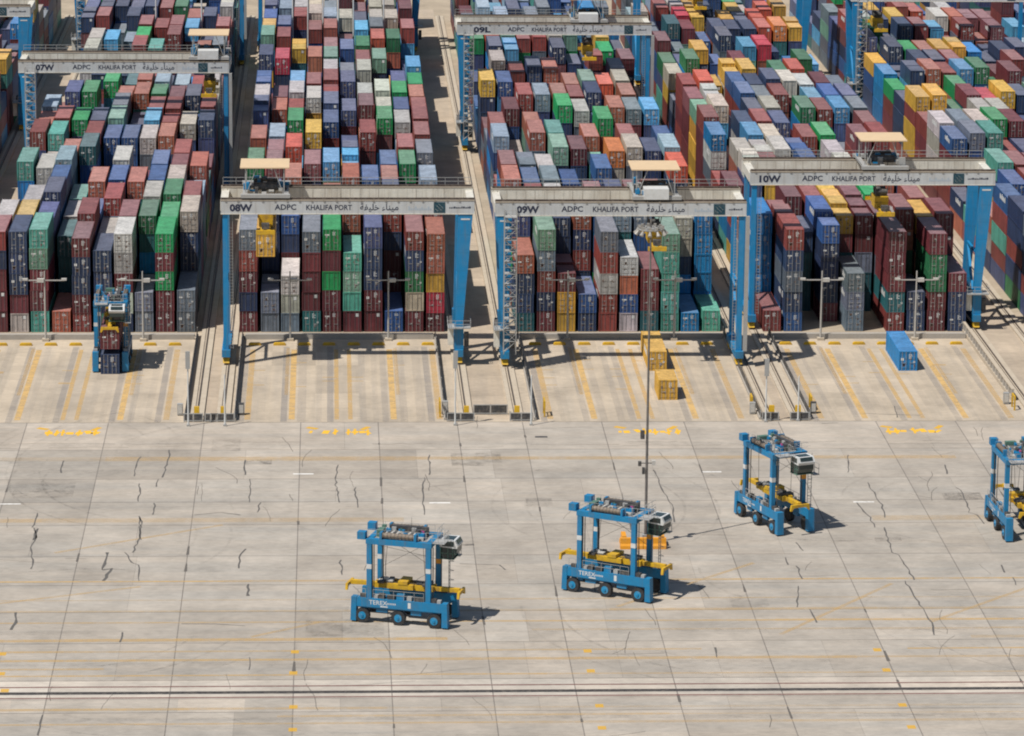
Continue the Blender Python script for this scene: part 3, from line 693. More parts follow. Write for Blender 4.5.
for x0, x1, lab in ((-18.0, -15.7, 'dark mesh barrier ending the left track of the 08W alley'), (-15.4, -14.0, 'narrow mesh barrier in the middle of the 08W alley'), (-13.9, -11.8, 'dark mesh barrier ending the track under gantry 08W'),
                    (14.6, 17.9, 'dark mesh barrier ending the track left of the gated alley'), (22.4, 25.2, 'dark mesh barrier ending the track right of the gated alley'),
                    (53.9, 55.9, 'dark mesh barrier ending the track of gantry 09W, right side'), (57.4, 59.7, 'dark mesh barrier ending the left track of gantry 10W')):
    gate(x0, x1, lab, -49.9, 1.1)
for x, lab in ((13.75, 'yellow safety frame left of the gated alley'), (26.8, 'yellow safety frame right of the gated alley')):
    t = thing('safety_frame', lab, 'safety frame', (x, -46.8, 0), 0, 'yellow safety frames')
    MB().box(-.1, -1.1, 0, .1, -.9, 1.9).box(-.1, .9, 0, .1, 1.1, 1.9).box(-.1, -1.1, 1.9, .1, 1.1, 2.05).build('frame', M['yellow'], t)
    MB().box(-.04, -.85, .9, .04, .85, 1.05).build('bar', M['yellow'], t)
t = thing('control_cabinet', 'small grey control cabinet beside the yellow safety frame', 'cabinet', (14.4, -46.2, 0), 0)
MB().box(-.4, -.3, .1, .4, .3, 1.7).build('casing', M['steel'], t); MB().box(-.3, -.33, .3, .3, -.302, 1.5).build('door', M['lamp'], t)

for i, (x, y, lab) in enumerate(((-18.6, -46.5, 'grey cabinet beside the fence end left of the 08W tracks'), (-11.0, -46.3, 'grey cabinet beside the fence end under the left side of 08W'),
                   (53.0, -46.4, 'grey cabinet beside the fence end under the right side of 09W'), (60.7, -46.2, 'grey cabinet beside the fence end under the left side of 10W'), (85.9, -41.5, 'grey cabinet at the end of the slotted concrete fence'))):
    t = thing('control_cabinet', lab, 'cabinet', (x, y, 0), 0, 'cabinets at the track ends')
    MB().box(-.35, -.3, .1, .35, .3, 1.5).build('casing', M['dark' if i % 2 else 'steel'], t); MB().box(-.27, -.33, .3, .27, -.302, 1.35).build('door', M['lamp'], t)
for x, lab in ((86.4, 'yellow safety frame at the end of the slotted concrete fence'), (53.1, 'yellow safety frame left of the 09W end barrier'), (60.6, 'yellow safety frame right of the 10W end barrier')):
    t = thing('safety_frame', lab, 'safety frame', (x, -44.0, 0), 0, 'yellow safety frames')
    MB().box(-.1, -1.0, 0, .1, -.82, 1.7).box(-.1, .82, 0, .1, 1.0, 1.7).box(-.1, -1.0, 1.7, .1, 1.0, 1.84).build('frame', M['yellow'], t)

# =====================================================================
# CONTAINERS
# =====================================================================
def cont_meshes(L, H, marks):
    W = CW / 2
    b = MB()
    for sx in (-1, 1):
        x0, x1 = (-W, -W + .15) if sx < 0 else (W - .15, W)
        b.box(x0, 0, 0, x1, .15, H); b.box(x0, L - .15, 0, x1, L, H)
        xo = W - .03
        b.box(sx * W - (.1 if sx > 0 else 0), .152, 0, sx * W + (0 if sx > 0 else .1), L - .152, .16)
        b.box(sx * W - (.07 if sx > 0 else 0), .152, H - .09, sx * W + (0 if sx > 0 else .07), L - .152, H)
        n = int((L - .3) / .56); step = (L - .304) / n; y = .152; k = len(b.v); pts = []
        for i in range(n):
            pts += [(W - .015, y), (W - .015, y + step * .34), (W - .055, y + step * .5), (W - .055, y + step * .84)]; y += step
        pts.append((W - .015, L - .152))
        for (xa, ya) in pts: b.v += [(sx * xa, ya, .155), (sx * xa, ya, H - .085)]
        for i in range(len(pts) - 1):
            q = (k + 2 * i, k + 2 * i + 2, k + 2 * i + 3, k + 2 * i + 1)
            b.f.append(q if sx > 0 else q[::-1]); b.m.append(0); b.c.append((1, 1, 1, 1))
    b.box(-W + .152, .03, 0, W - .152, .15, .14); b.box(-W + .152, .03, H - .12, W - .152, .15, H)
    b.box(-W + .152, L - .1, 0, W - .152, L - .03, H - .01)
    b.box(-W + .15, .16, .10, W - .15, L - .11, .14)
    if marks in (1, 2, 4):                  # stencilled owner marks on the long sides
        r = random.Random(marks)
        y = L * .18
        while y < L * .55 and L > 7:
            w = r.uniform(.35, .8); hh = r.uniform(.5, .9)
            b.box(-W - .004, y, H * .56, -W + .012, y + w, H * .56 + hh, 1); y += w + .22
    body = b.mesh('body', [M['cont'], M['mark']])
    rf = MB()
    rf.box(-W + .072, .155, H - .075, W - .072, L - .155, H - .022)
    n = int(L / 1.1)
    for i in range(n):
        y = .4 + i * (L - .8) / n; rf.box(-W + .16, y, H - .022, W - .16, y + .5, H - .008)
    roof = rf.mesh('roof', [M['cont']])
    doors = []
    for sx in (-1, 1):
        d = MB(); a, c = (-W + .155, -.012) if sx < 0 else (.012, W - .155)
        d.box(a, .07, .145, c, .11, H - .125)
        for k in range(3):
            z = .34 + k * (H - .7) / 3; d.box(a + .1, .036, z, c - .1, .07, z + (H - .7) / 3 * .66)
        for fx in (.26, .74):
            x = a + (c - a) * fx
            d.box(x - .022, .0, .05, x + .022, .034, H - .05, 1); d.box(x - .05, -.012, 1.05, x + .30 * (1 if fx < .5 else -1), .0, 1.10, 1)
        r = random.Random(marks * 7 + (3 if sx > 0 else 0))
        if sx > 0 and marks != 5:
            for k in range(r.randrange(2, 5)):
                z = H - .45 - k * .17; d.box(a + .08, .026, z, a + .08 + r.uniform(.25, .62), .035, z + .08, 2)
            if marks % 2: d.box(c - .36, .026, H * .42, c - .12, .035, H * .42 + .2, 2)
        if sx < 0 and marks in (1, 3, 6):
            w = r.uniform(.3, .75); hh = r.uniform(.16, .42); z = H - r.uniform(.5, 1.1); d.box(a + .12, .026, z - hh, a + .12 + w, .035, z, 2)
        for k in range(3):                     # bare and patched spots on the leaf
            x = r.uniform(a + .1, c - .3); z = r.uniform(.3, H - .6); d.box(x, .03, z, x + r.uniform(.08, .3), .0362, z + r.uniform(.08, .35), r.choice((1, 3, 3)))
        doors.append(d.mesh('door', [M['cont'], M['rod'], M['mark'], M['patch']]))
    return body, roof, doors

CACHE = {}
def make_container(L, H, var, col, roof, loc, label, group, rz=0):
    key = (L > 7, H > 2.7, var)
    if key not in CACHE:
        CACHE[key] = cont_meshes(L, H, var)
    body, rf, doors = CACHE[key]
    t = thing('shipping_container', label, 'container', loc, rz, group)
    for nme, me, cl in (('body', body, col), ('roof', rf, roof), ('door', doors[0], col), ('door', doors[1], col)):
        o = link(nme, me, t); o.color = (*cl, 1)
    return t

ORD = ['bottom', 'second', 'third', 'fourth', 'fifth']
ROWN = ['front', 'second', 'third', 'fourth', 'fifth', 'sixth', 'seventh', 'eighth', 'ninth', 'tenth'] + ['%dth' % i for i in range(11, 30)]
BEH = {'06': 'behind gantry 06W', '07': 'before gantry 07W', '08': 'behind gantry 08W', '09': 'behind gantry 09W', '10': 'behind gantry 10W', '11': 'right of 10W', '12': 'right of gantry 11W'}
shown = set(SHOWN)
for i in SHOWN:
    d = YARD[i]
    pre = ('short rear ' if d['s'] else 'short ') if d['two'] else ''
    lab = '%s%s container, %s tier, %s row, %s stack from left %s' % (pre, CNAME[d['ch']], ORD[d['t']], ROWN[d['r']], ordn[d['c']], BEH[d['b']])
    make_container(d['L'], d['H'], d['var'], d['col'], d['roof'], (d['x'], d['y'], d['z']), lab, 'containers stacked in the yard blocks')

# every other container of the yard: one mass
def mass_template(L, H):
    W = CW / 2; b = MB()
    b.box(-W + .02, .09, .02, W - .02, L - .02, H - .07)            # 0 body
    for sx in (-1, 1):
        x0, x1 = (-W, -W + .14) if sx < 0 else (W - .14, W)
        b.box(x0, 0, 0, x1, .14, H); b.box(x0, L - .14, 0, x1, L, H)
        b.box(sx * W - (.07 if sx > 0 else 0), .142, H - .09, sx * W + (0 if sx > 0 else .07), L - .142, H)
    b.box(-W + .142, .02, H - .12, W - .142, .1, H)
    b.box(-W + .142, .02, 0, W - .142, .1, .13)
    nb = len(b.f)
    b.box(-W + .075, .145, H - .068, W - .075, L - .145, H - .02)   # roof sheet
    nr = len(b.f)
    for x in (-.85, -.35, .35, .85): b.box(x - .025, .03, .05, x + .025, .088, H - .05)
    b.box(.45, .06, H - .8, .9, .0885, H - .35)
    nm = len(b.f)
    return np.array(b.v, dtype=np.float32), b.f, nb, nr, nm
TPL = {}
vs = []; loops = []; cols = []; off = 0
rr = random.Random(3)
for i, d in enumerate(YARD):
    if i in shown: continue
    key = (d['L'], d['H'])
    if key not in TPL: TPL[key] = mass_template(*key)
    V, F, nb, nr, nm = TPL[key]
    vs.append(V + np.array((d['x'], d['y'], d['z']), dtype=np.float32))
    loops.append(np.array(F, dtype=np.int32) + off); off += len(V)
    c = np.empty((len(F), 4), dtype=np.float32); c[:, 3] = 1
    c[:nb, :3] = d['col']; c[nb:nr, :3] = d['roof']; c[nr:, :3] = np.array(d['col']) * .4 + .10
    c[nr + 24:, :3] = d['col'] if d['var'] else (.55, .55, .53)
    cols.append(c)
vs = np.concatenate(vs); loops = np.concatenate(loops).astype(np.int32); cols = np.concatenate(cols)
me = bpy.data.meshes.new('stacked_containers')
me.vertices.add(len(vs)); me.vertices.foreach_set('co', vs.ravel())
me.loops.add(loops.size); me.loops.foreach_set('vertex_index', loops.ravel())
me.polygons.add(len(loops)); me.polygons.foreach_set('loop_start', np.arange(0, loops.size, 4, dtype=np.int32))
at = me.attributes.new('col', 'FLOAT_COLOR', 'FACE'); at.data.foreach_set('color', cols.ravel())
me.materials.append(M['cont_mass']); me.update(calc_edges=True); me.shade_flat()
mass = link('stacked_containers', me)
tag(mass, 'dense field of coloured shipping containers stacked in the blocks behind the front rows', 'containers', kind='stuff')

def cc(ch, f=1.):
    c = tuple(v * f for v in COL[ch]); return c, tuple(v * .9 + .06 for v in c)
def loose(ch, L, H, var, loc, label, rz=0):
    c, r = cc(ch); return make_container(L, H, var, c, r, loc, label, 'loose containers outside the blocks', rz)
loose('Y', 12.192, 2.591, 1, (42.95, -23.2, .012), 'long dirty yellow container standing on the lane behind a shorter yellow one')
loose('Y', 6.058, 2.591, 2, (42.98, -39.1, .012), 'short yellow container standing alone on the lane, nearest the apron')
loose('S', 12.192, 2.591, 3, (76.0, -23.4, .012), 'bright blue container standing alone on the lanes under gantry 10W')

# =====================================================================
# STRADDLE CARRIERS
# =====================================================================
def make_carrier(label, sz, twin=True):
    t = thing('straddle_carrier', label, 'straddle carrier', (0, 0, 0), 0, 'blue straddle carriers on the apron')
    L2, W2 = 5.05, 2.30
    for s in (-1, 1):
        yo = s * W2; yi = s * (W2 - .72)
        y0, y1 = min(yo, yi), max(yo, yi)
        b = MB(); b.box(-4.55, y0, 1.72, 4.55, y1, 2.66)
        b.box(-4.4, y0 + .22, 1.56, 4.4, y1 - .12, 1.718)
        for x in (-3.94, -.1, 3.73):
            b.box(x - .22, y0 + .30, .78, x + .22, y1 - .30, 1.558)
        b.box(-2.5, y0 + .2, 1.2, -1.3, y1 - .2, 1.558); b.box(1.2, y0 + .2, 1.15, 2.3, y1 - .2, 1.558)
        sill = b.build('side_sill', M['blue'], t)
        for (xa, xb, hh, m) in ((-4.2, -3.6, .35, 'dark'), (-2.7, -2.3, .3, 'steel'), (-2.2, -1.6, .5, 'dark'), (-1.3, -.5, .38, 'dark'), (-.3, .5, .6, 'blue'), (.8, 1.3, .4, 'steel'), (1.6, 2.5, .3, 'dark'), (3.4, 3.9, .42, 'dark'), (4.0, 4.4, .3, 'steel')):
            MB().box(xa, y0 + .12, 2.662, xb, y1 - .12, 2.662 + hh).build('service_box', M[m], t)
        for x0, x1 in ((-5.2, -4.5), (4.5, 5.2)):
            e = MB()
            if x0 > 0: e.prism([(4.552, 2.70), (5.1, 2.70), (5.2, .15), (4.55, .15)], y0 - .04, y1 + .04)
            else: e.prism([(-4.552, 2.70), (-5.1, 2.70), (-5.2, .15), (-4.6, .15)], y0 - .04, y1 + .04)
            e.build('end_shield', M['blue'], t)
        for x in (-3.94, -.1, 3.73):
            yc = s * (W2 - .24)
            w = MB(); w.cyl((x, yc - .26, .76), (x, yc + .26, .76), .76, .76, 20); wo = w.build('wheel', M['tyre'], t)
            r = MB(); yy = yc + s * .26
            r.cyl((x, yy - .02 * s, .76), (x, yy + .03 * s, .76), .42, .40, 16, 0); r.cyl((x, yy + .03 * s, .76), (x, yy + .12 * s, .76), .17, .14, 10, 1)
            r.build('rim', [M['rim'], M['blue']], wo)
        tx = text_mesh('lettering', 'TEREX', M['cabwhite'], sill, (-3.2 if s < 0 else 3.2, s * (W2 + .006), 2.02), .46, 1.95, .012,
                       (math.pi / 2, 0, 0 if s < 0 else math.pi))
        m2 = MB()
        for q in range(6): m2.box(-1.3 + q * .17, s * W2 - .006, 2.12, -1.2 + q * .17, s * W2 + .006, 2.30)
        m2.build('small_lettering', M['cabwhite'], sill)
        MB().box(.95, s * W2 - .006, 1.9, 1.25, s * W2 + .006, 2.5).build('decal', M['cabwhite'], sill)
        MB().box(-2.0, s * W2 - .006, 1.80, -1.2, s * W2 + .006, 1.93).build('decal', M['cabwhite'], sill)
        for xi, x in enumerate((-3.25, 3.05)):
            p = MB(); p.box(x - .26, s * (W2 - .36) - .24, 2.664, x + .26, s * (W2 - .36) + .24, 8.92)
            po = p.build('post', M['blue'], t)
            q = MB(); q.box(x - .268, s * (W2 - .36) - .248, 5.75, x + .268, s * (W2 - .36) + .248, 6.25)
            q.build('reflective_band', M['cabwhite'] if not (xi and s > 0) else M['orange'], po)
            c = MB(); c.cyl((x + .36, s * (W2 - .75), 2.7), (x + .36, s * (W2 - .75), 8.4), .05, .05, 6); c.build('hoist_chain', M['rope'], po)
        tb = MB(); tb.box(-3.6, s * (W2 - .36) - .26, 8.40, 3.4, s * (W2 - .36) + .26, 8.96); tb.build('top_beam', M['blue'], t)
        d = MB(); yc = s * (W2 - .5)
        d.cyl((-1.9, yc, 9.34), (1.5, yc, 9.34), .29, .29, 14, 0)
        for x in (-2.15, 1.5): d.box(x, yc - .36, 8.962, x + .25, yc + .36, 9.7, 1)
        for i in range(9): d.cyl((-1.75 + i * .38, yc, 9.34), (-1.70 + i * .38, yc, 9.34), .31, .31, 14, 2)
        d.build('winch_drum', [M['drum'], M['blue'], M['dark']], t)
        c = MB(); c.box(-4.5, s * 1.85 - .42, 8.85, -3.65, s * 1.85 + .42, 9.62); c.build('electric_cabinet', M['blue'], t)
        for x in (-2.4, 2.4):
            MB().cyl((x, s * .75, sz + .9), (x * .9, s * .95, 8.4), .025, .025, 5).build('hoist_rope', M['rope'], t)
    for x in (-3.25, 3.05):
        c = MB(); c.box(x - .3, -1.68, 8.42, x + .3, 1.68, 8.94); c.build('cross_beam', M['blue'], t)
    br = MB()
    br.bar((-2.9, -1.6, 8.3), (2.8, 1.6, 6.3), .03); br.bar((-2.9, 1.9, 8.3), (2.8, 1.9, 5.0), .03); br.bar((-2.9, 1.9, 5.0), (2.8, 1.9, 8.3), .03)
    br.build('cable_stays', M['rope'], t)
    dk = MB(); rq = random.Random(9)
    for i in range(40):
        a = rq.uniform(-2.8, 2.3); y = rq.uniform(-1.2, .9); dk.box(a, y, 8.863 + i * .0005, a + rq.uniform(.15, .6), y + rq.uniform(.1, .35), 8.95 + rq.uniform(.05, .75), rq.choice((0, 1, 2, 2, 3, 3, 4)))
    dk.box(-2.9, -1.3, 8.7, 2.7, 1.3, 8.86, 0); dk.box(-2.0, -.75, 8.862, 1.2, .55, 9.25, 1); dk.box(-1.9, .75, 8.862, 2.2, 1.15, 9.75, 2)
    dk.box(1.35, -.9, 8.862, 2.2, -.2, 9.5, 3); dk.box(1.3, .0, 8.862, 2.1, .6, 9.6, 2); dk.box(-2.8, -.9, 8.862, -2.2, .3, 9.6, 4)
    for i in range(5): dk.box(-1.8 + i * .6, -.7, 9.252, -1.5 + i * .6, .5, 9.30, 2)
    dk.cyl((1.5, -.55, 9.5), (1.5, -.55, 9.85), .28, .28, 10, 2); dk.box(1.65, -.4, 9.5, 2.1, -.22, 9.68, 5)
    dk.build('machinery_deck', [M['steel'], M['lamp'], M['dark'], M['blue'], M['green'], M['magenta']], t)
    for s in (-1, 1):                   # hoses, hand rails and lamps along the machine
        h = MB(); yy = s * (W2 - .1)
        for z in (3.15, 3.6): h.bar((-4.4, yy, z), (-3.6, yy, z), .035); h.bar((-2.8, yy, z), (2.6, yy, z), .035)
        for x in (-4.4, -3.6, -2.8, -1.7, -.6, .5, 1.6, 2.6): h.bar((x, yy, 2.66), (x, yy, 3.6), .035)
        h.build('hand_rail', M['steel'], t)
        for x, yo in ((-3.25, .32), (3.05, -.34)):
            MB().bar((x + yo, s * (W2 - .36), 2.7), (x + yo * .9, s * (W2 - .36), 8.4), .09).build('hose', M['dark'], t)
        h = MB(); yy = s * 1.62
        for z in (9.4, 9.85): h.bar((-3.5, yy, z), (2.7, yy, z), .03)
        for i in range(8): h.bar((-3.5 + i * .885, yy, 8.9), (-3.5 + i * .885, yy, 9.85), .03)
        h.build('deck_railing', M['steel'], t)
        for x in (-3.0, 2.8): MB().box(x - .12, s * 1.2 - .1, 8.2, x + .12, s * 1.2 + .1, 8.42).build('work_lamp', M['lamp'], t)
    MB().cyl((.6, .2, 9.3), (.6, .2, 10.9), .03, .015, 6).build('aerial', M['dark'], t)
    gr = MB()
    P = [(2.75, -1.95, 9.0), (4.7, -1.95, 9.0), (4.7, -.3, 9.0), (3.5, -.3, 9.0), (3.5, 2.2, 9.0)]
    for a, b in zip(P[:-1], P[1:]):
        for z in (.5, 1.0): gr.bar((a[0], a[1], a[2] + z), (b[0], b[1], b[2] + z), .04)
        n = 3
        for i in range(n): gr.bar((a[0] + (b[0] - a[0]) * i / n, a[1] + (b[1] - a[1]) * i / n, 9.0), (a[0] + (b[0] - a[0]) * i / n, a[1] + (b[1] - a[1]) * i / n, 10.0), .04)
    gr.box(3.41, -1.95, 8.9, 4.7, -.3, 8.96)
    gr.build('platform_railing', M['steel'], t)
    cb = MB()
    cb.prism([(3.7, 8.1), (5.5, 8.0), (5.62, 8.3), (5.3, 8.86), (3.7, 8.86)], -.1, 1.95, 0)
    cab = cb.build('cab', M['cabwhite'], t)
    w = MB()
    w.prism([(3.8, 6.92), (5.1, 6.92), (5.5, 7.5), (5.5, 7.99), (3.8, 8.08)], 0, 1.85); w.prism([(5.36, 8.83), (5.56, 8.46), (5.60, 8.48), (5.40, 8.85)], .15, 1.7); w.box(3.95, -.12, 8.2, 5.2, -.102, 8.74); w.box(4.0, .2, 8.861, 5.1, 1.65, 8.88); w.build('window', M['glass'], cab)
    f = MB(); f.box(3.7, -.12, 6.82, 5.2, 1.97, 6.9); f.box(3.72, -.08, 6.9, 3.79, 1.93, 8.09); f.box(4.5, -.03, 6.9, 4.58, -.002, 8.0); f.box(5.0, -.03, 6.9, 5.06, -.002, 8.0); f.box(3.8, -.03, 7.4, 5.4, -.004, 7.46); f.build('cab_frame', M['green'], cab)
    rl = MB()
    for (x, y) in ((5.2, 2.0), (4.2, 2.35), (5.2, 2.7), (4.2, 2.7)): rl.bar((x, y, 6.7), (x, y, 7.9), .05)
    rl.box(4.1, 1.98, 6.62, 5.3, 2.75, 6.7); rl.bar((4.2, 2.7, 7.9), (5.2, 2.7, 7.9), .05); rl.bar((4.2, 2.7, 7.3), (5.2, 2.7, 7.3), .05)
    rl.build('cab_platform', M['steel'], t)
    ld = MB()
    for y in (1.95, 2.4): ld.bar((4.1, y, 2.7), (4.1, y, 8.9), .06)
    for i in range(16): ld.bar((4.1, 1.95, 2.9 + i * .37), (4.1, 2.4, 2.9 + i * .37), .04)
    for z in (4.0, 5.0, 6.0): ld.bar((4.1, 1.9, z), (4.6, 2.17, z), .04); ld.bar((4.6, 2.17, z), (4.1, 2.45, z), .04)
    ld.build('access_ladder', M['steel'], t)
    sp = MB(); z = sz
    sp.box(-3.2, -.62, z, 3.2, -.16, z + .56, 0); sp.box(-3.2, .16, z, 3.2, .62, z + .56, 0)
    sp.box(-1.1, -.95, z + .1, 1.1, .95, z + .62, 0); sp.box(-.5, -1.0, z + .62, .5, 1.0, z + .98, 0)
    for x in (-2.4, 2.4): sp.box(x - .35, -.9, z + .57, x + .35, .9, z + .8, 1)
    sp.box(-1.9, -.5, z + .57, -1.2, .5, z + .85, 2); sp.box(1.3, -.4, z + .57, 1.9, .4, z + .75, 1)
    rq = random.Random(21)
    for i in range(16):
        x = rq.uniform(-2.9, 2.6); y = rq.uniform(-.6, .3); sp.box(x, y, z + .565 + i * .0006, x + rq.uniform(.15, .5), y + rq.uniform(.1, .4), z + rq.uniform(.66, 1.05), rq.choice((1, 1, 0, 2)))
    for y in (-.55, .0, .5): sp.bar((-2.9, y, z + .72), (2.9, y + .1, z + .66), .06, m=1)
    so = sp.build('spreader', [M['yellow'], M['dark'], M['lamp']], t)
    for s in (-1, 1):
        a = MB(); a.box(min(s * 3.2, s * 5.85), -.24, z + .04, max(s * 3.2, s * 5.85), .24, z + .46)
        a.prism([(-1.22, z - .35), (-1.05, z - .38), (-.8, z - .02), (.8, z - .02), (1.05, z - .38), (1.22, z - .35), (1.1, z + .32), (-1.1, z + .32)], s * 5.85, s * 6.1, axis='x')
        a.build('end_beam', M['yellow'], so)
    return t

c1 = make_carrier('blue straddle carrier nearest the quay rail, its yellow spreader lowered, seen side-on', 3.35)
def place(o, x, y, deg, lab=None):
    o.location = (x, y, .02); o.rotation_euler = (0, 0, math.radians(deg))
    if lab: o['label'] = lab
c2 = copy_tree(c1); c3 = copy_tree(c1); c4 = copy_tree(c1)
place(c1, 7.75, -133.2, -17.5)
place(c2, 30.15, -123.6, -30, 'blue straddle carrier standing before the tall floodlight mast and orange barrier')
place(c3, 50.0, -97.0, -68, 'blue straddle carrier turned towards the viewer, right of the mast below gantry 10W')
place(c4, 76.9, -100.1, -86, 'blue straddle carrier cut off by the right picture edge')
c0 = make_carrier('blue straddle carrier between lanes at left carrying a maroon container', 5.95)
place(c0, -28.5, -18.5, -90)
loose('M', 12.192, 2.591, 1, (-28.5, -24.4, 3.32), 'maroon container held in the straddle carrier at left')
loose('N', 12.192, 2.591, 2, (-28.5, -24.5, .03), 'navy container on the ground under the straddle carrier at left')

# =====================================================================
# GANTRY CRANES
# =====================================================================
def make_crane(num, X0, Yf, W, tx, mirror, label, spz, house, cargo=None, detail=True, zb=20.35):
    t = thing('gantry_crane', label, 'gantry crane', (X0, Yf, 0), 0, 'rail gantry cranes over the blocks')
    zt = zb + 1.75; G = 9.2
    fg = MB(); fg.box(0, 0, zb, W, 1.5, zt, 0); fg.box(-.03, -.03, zt, W + .03, 1.53, zt + .1, 1)
    fg.box(.0, .55, zt + .1, W, .75, zt + .35, 2)
    for i in range(int(W / 1.6)): fg.box(.5 + i * 1.6, -.10, zt - .02, .75 + i * 1.6, -.032, zt + .16, 1)
    fg.box(-.02, -.045, zb, W + .02, .0, zb + .12, 3)
    fo = fg.build('front_girder', [M['face'], M['brown'], M['rail'], M['white']], t)
    bg = MB(); bg.box(-.15, G, zb, W + .15, G + 1.5, zt, 0); bg.box(-.18, G - .03, zt, W + .18, G + 1.53, zt + .1, 1); bg.box(0, G + .55, zt + .1, W, G + .75, zt + .35, 2)
    for i in range(int(W / 1.25)): bg.box(.6 + i * 1.25, G - .035, zb + .1, .63 + i * 1.25, G, zt - .1, 1 if i % 4 == 0 else 0)
    bg.build('rear_girder', [M['white'], M['brown'], M['rail']], t)
    for x0_ in (-.1, W - .9): MB().box(x0_, 1.52, zb + .2, x0_ + 1.0, G - .02, zt - .3).build('end_tie', M['white'], t)
    wk = MB(); wk.box(-.1, G + 1.55, zt - .2, W + .1, G + 2.55, zt - .1)
    for z in (.45, .95): wk.bar((0, G + 2.5, zt + z), (W, G + 2.5, zt + z), .06)
    n = int(W / 1.7)
    for i in range(n + 1): wk.bar((W * i / n, G + 2.5, zt - .1), (W * i / n, G + 2.5, zt + .95), .06)
    wk.build('walkway_railing', M['steel'], t)
    wl, wr = (W - .75, 1.3)          # narrow / wide leg centre offsets
    for side in (0, 1):
        wide = (side == 0) == mirror
        xc = 1.2 if side == 0 else W - 1.15
        if not wide: xc = .55 if side == 0 else W - .55
        if wide: rail = 1.4 if side == 0 else W - 1.9
        else: rail = .85 if side == 0 else W - .65
        for y in (.6, G + .75):
            lg = MB()
            if wide:
                s = 1 if side == 0 else -1
                lg.prism([(xc - .95, zb - .004), (xc + .95, zb - .004), (rail + .5, 5.6), (rail - .45, 5.6)], y - .55, y + .55, 0)
                lg.box(rail - .6, y - .6, 2.3, rail + .6, y + .6, 5.59, 1)
                lg.box(xc - .6, y - .58, zb - .75, xc + .6, y - .552, zb - .55, 2)
                for q in range(1, 6):
                    zq = 5.6 + q * 2.4; ff = (zq - 5.6) / (zb - 5.6); xm = rail + .02 + (xc - rail) * ff; hw = .48 + .47 * ff
                    lg.box(xm - hw, y - .556, zq, xm + hw, y - .5505, zq + .07, 1)
            else:
                lg.box(xc - .33, y - .45, 2.3, xc + .33, y + .45, zb - .004, 0)
            lg.build('leg', [M['blue2'], M['blue'], M['cabwhite']], t)
        xr = rail if wide else xc
        si = MB(); si.box(xr - .55, -.45, 1.35, xr + .55, G + 1.95, 2.29); si.build('sill_beam', M['blue'], t)
        br = MB(); br.bar((xr, 1.1, 2.4), (xr, G + .3, 10.5), .32); br.bar((xr, 1.05, 10.6), (xr, G + .3, 10.6), .32); br.build('brace', M['blue2'], t)
        for y in (.55, G + .25):
            bo = MB(); bo.prism([(y - .9, .55), (y + 1.6, .55), (y + 1.3, 1.34), (y - .4, 1.34)], xr - .42, xr + .42, 0, axis='x')
            for k in (0, .95): bo.cyl((xr - .2, y + k, .72), (xr + .2, y + k, .72), .30, .30, 12, 1)
            bo.box(xr - .3, y - .2, 1.0, xr + .3, y + .9, 1.345, 2)
            bo.build('bogie', [M['yellow'], M['dark'], M['steel']], t)
        if wide:
            xs = xr + (1.0 if side == 0 else -1.5)
            pl = MB(); pl.box(xr - 1.5, -.8, 5.2, xr + 1.5, 1.9, 5.32, 0)
            for z in (5.8, 6.3):
                pl.bar((xr - 1.5, -.8, z), (xr + 1.5, -.8, z), .05, m=0); pl.bar((xr - 1.5, -.8, z), (xr - 1.5, 1.9, z), .05, m=0); pl.bar((xr + 1.5, -.8, z), (xr + 1.5, 1.9, z), .05, m=0)
            for a in (-1.5, -.5, .5, 1.5): pl.bar((xr + a, -.8, 5.3), (xr + a, -.8, 6.3), .05)
            pl.box(xr - 1.45, .2, 2.8, xr - .7, 1.5, 5.0, 1); pl.box(xr + .7, .2, 2.6, xr + 1.3, 1.3, 4.4, 2)
            pl.build('service_platform', [M['steel'], M['white'], M['dark']], t)
            cr_ = MB(); cr_.cyl((xr - 1.0 - .2, 4.4, 4.3), (xr - 1.0 + .2, 4.4, 4.3), 1.5, 1.5, 24, 0); cr_.cyl((xr - 1.25, 4.4, 4.3), (xr - .75, 4.4, 4.3), .35, .35, 12, 1)
            cr_.build('cable_reel', [M['dark'], M['yellow']], t)
        if mirror and side == 0:
            st = MB(); a0, a1 = 1.15, 2.75; ys0, ys1 = -1.75, -.2
            for x in (a0, a1):
                for y in (ys0, ys1): st.bar((x, y, 2.3), (x, y, zb + 1), .10)
            z = 2.5; k = 0
            while z < zb - 1:
                x0, x1 = (a0, a1) if k % 2 == 0 else (a1, a0)
                st.bar((x0, ys0 + .4, z), (x1, ys0 + .4, z + 1.5), .7, .06); st.bar((x0, ys0, z + 1), (x1, ys0, z + 2.5), .05)
                st.box(min(x0, x1), ys0, z + 1.45, max(x0, x1), ys1, z + 1.5); z += 1.5; k += 1
                st.bar((a0, ys0, z + .9), (a1, ys0, z + .9), .05); st.bar((a1, ys0, z + .9), (a1, ys1, z + .9), .05)
            st.build('stair_tower', M['steel'], t)
        if not wide:
            ld = MB(); s = 1 if side == 0 else -1
            for x in (.5, .95): ld.bar((xc + s * x, .3, 2.3), (xc + s * x, .3, zb), .05)
            for i in range(40): ld.bar((xc + s * .5, .3, 2.5 + i * .41), (xc + s * .95, .3, 2.5 + i * .41), .035)
            if mirror: ld.box(xc + .5, -.3, 2.3, xc + 1.0, .3, zb)
            ld.build('cable_ladder', M['steel'], t)
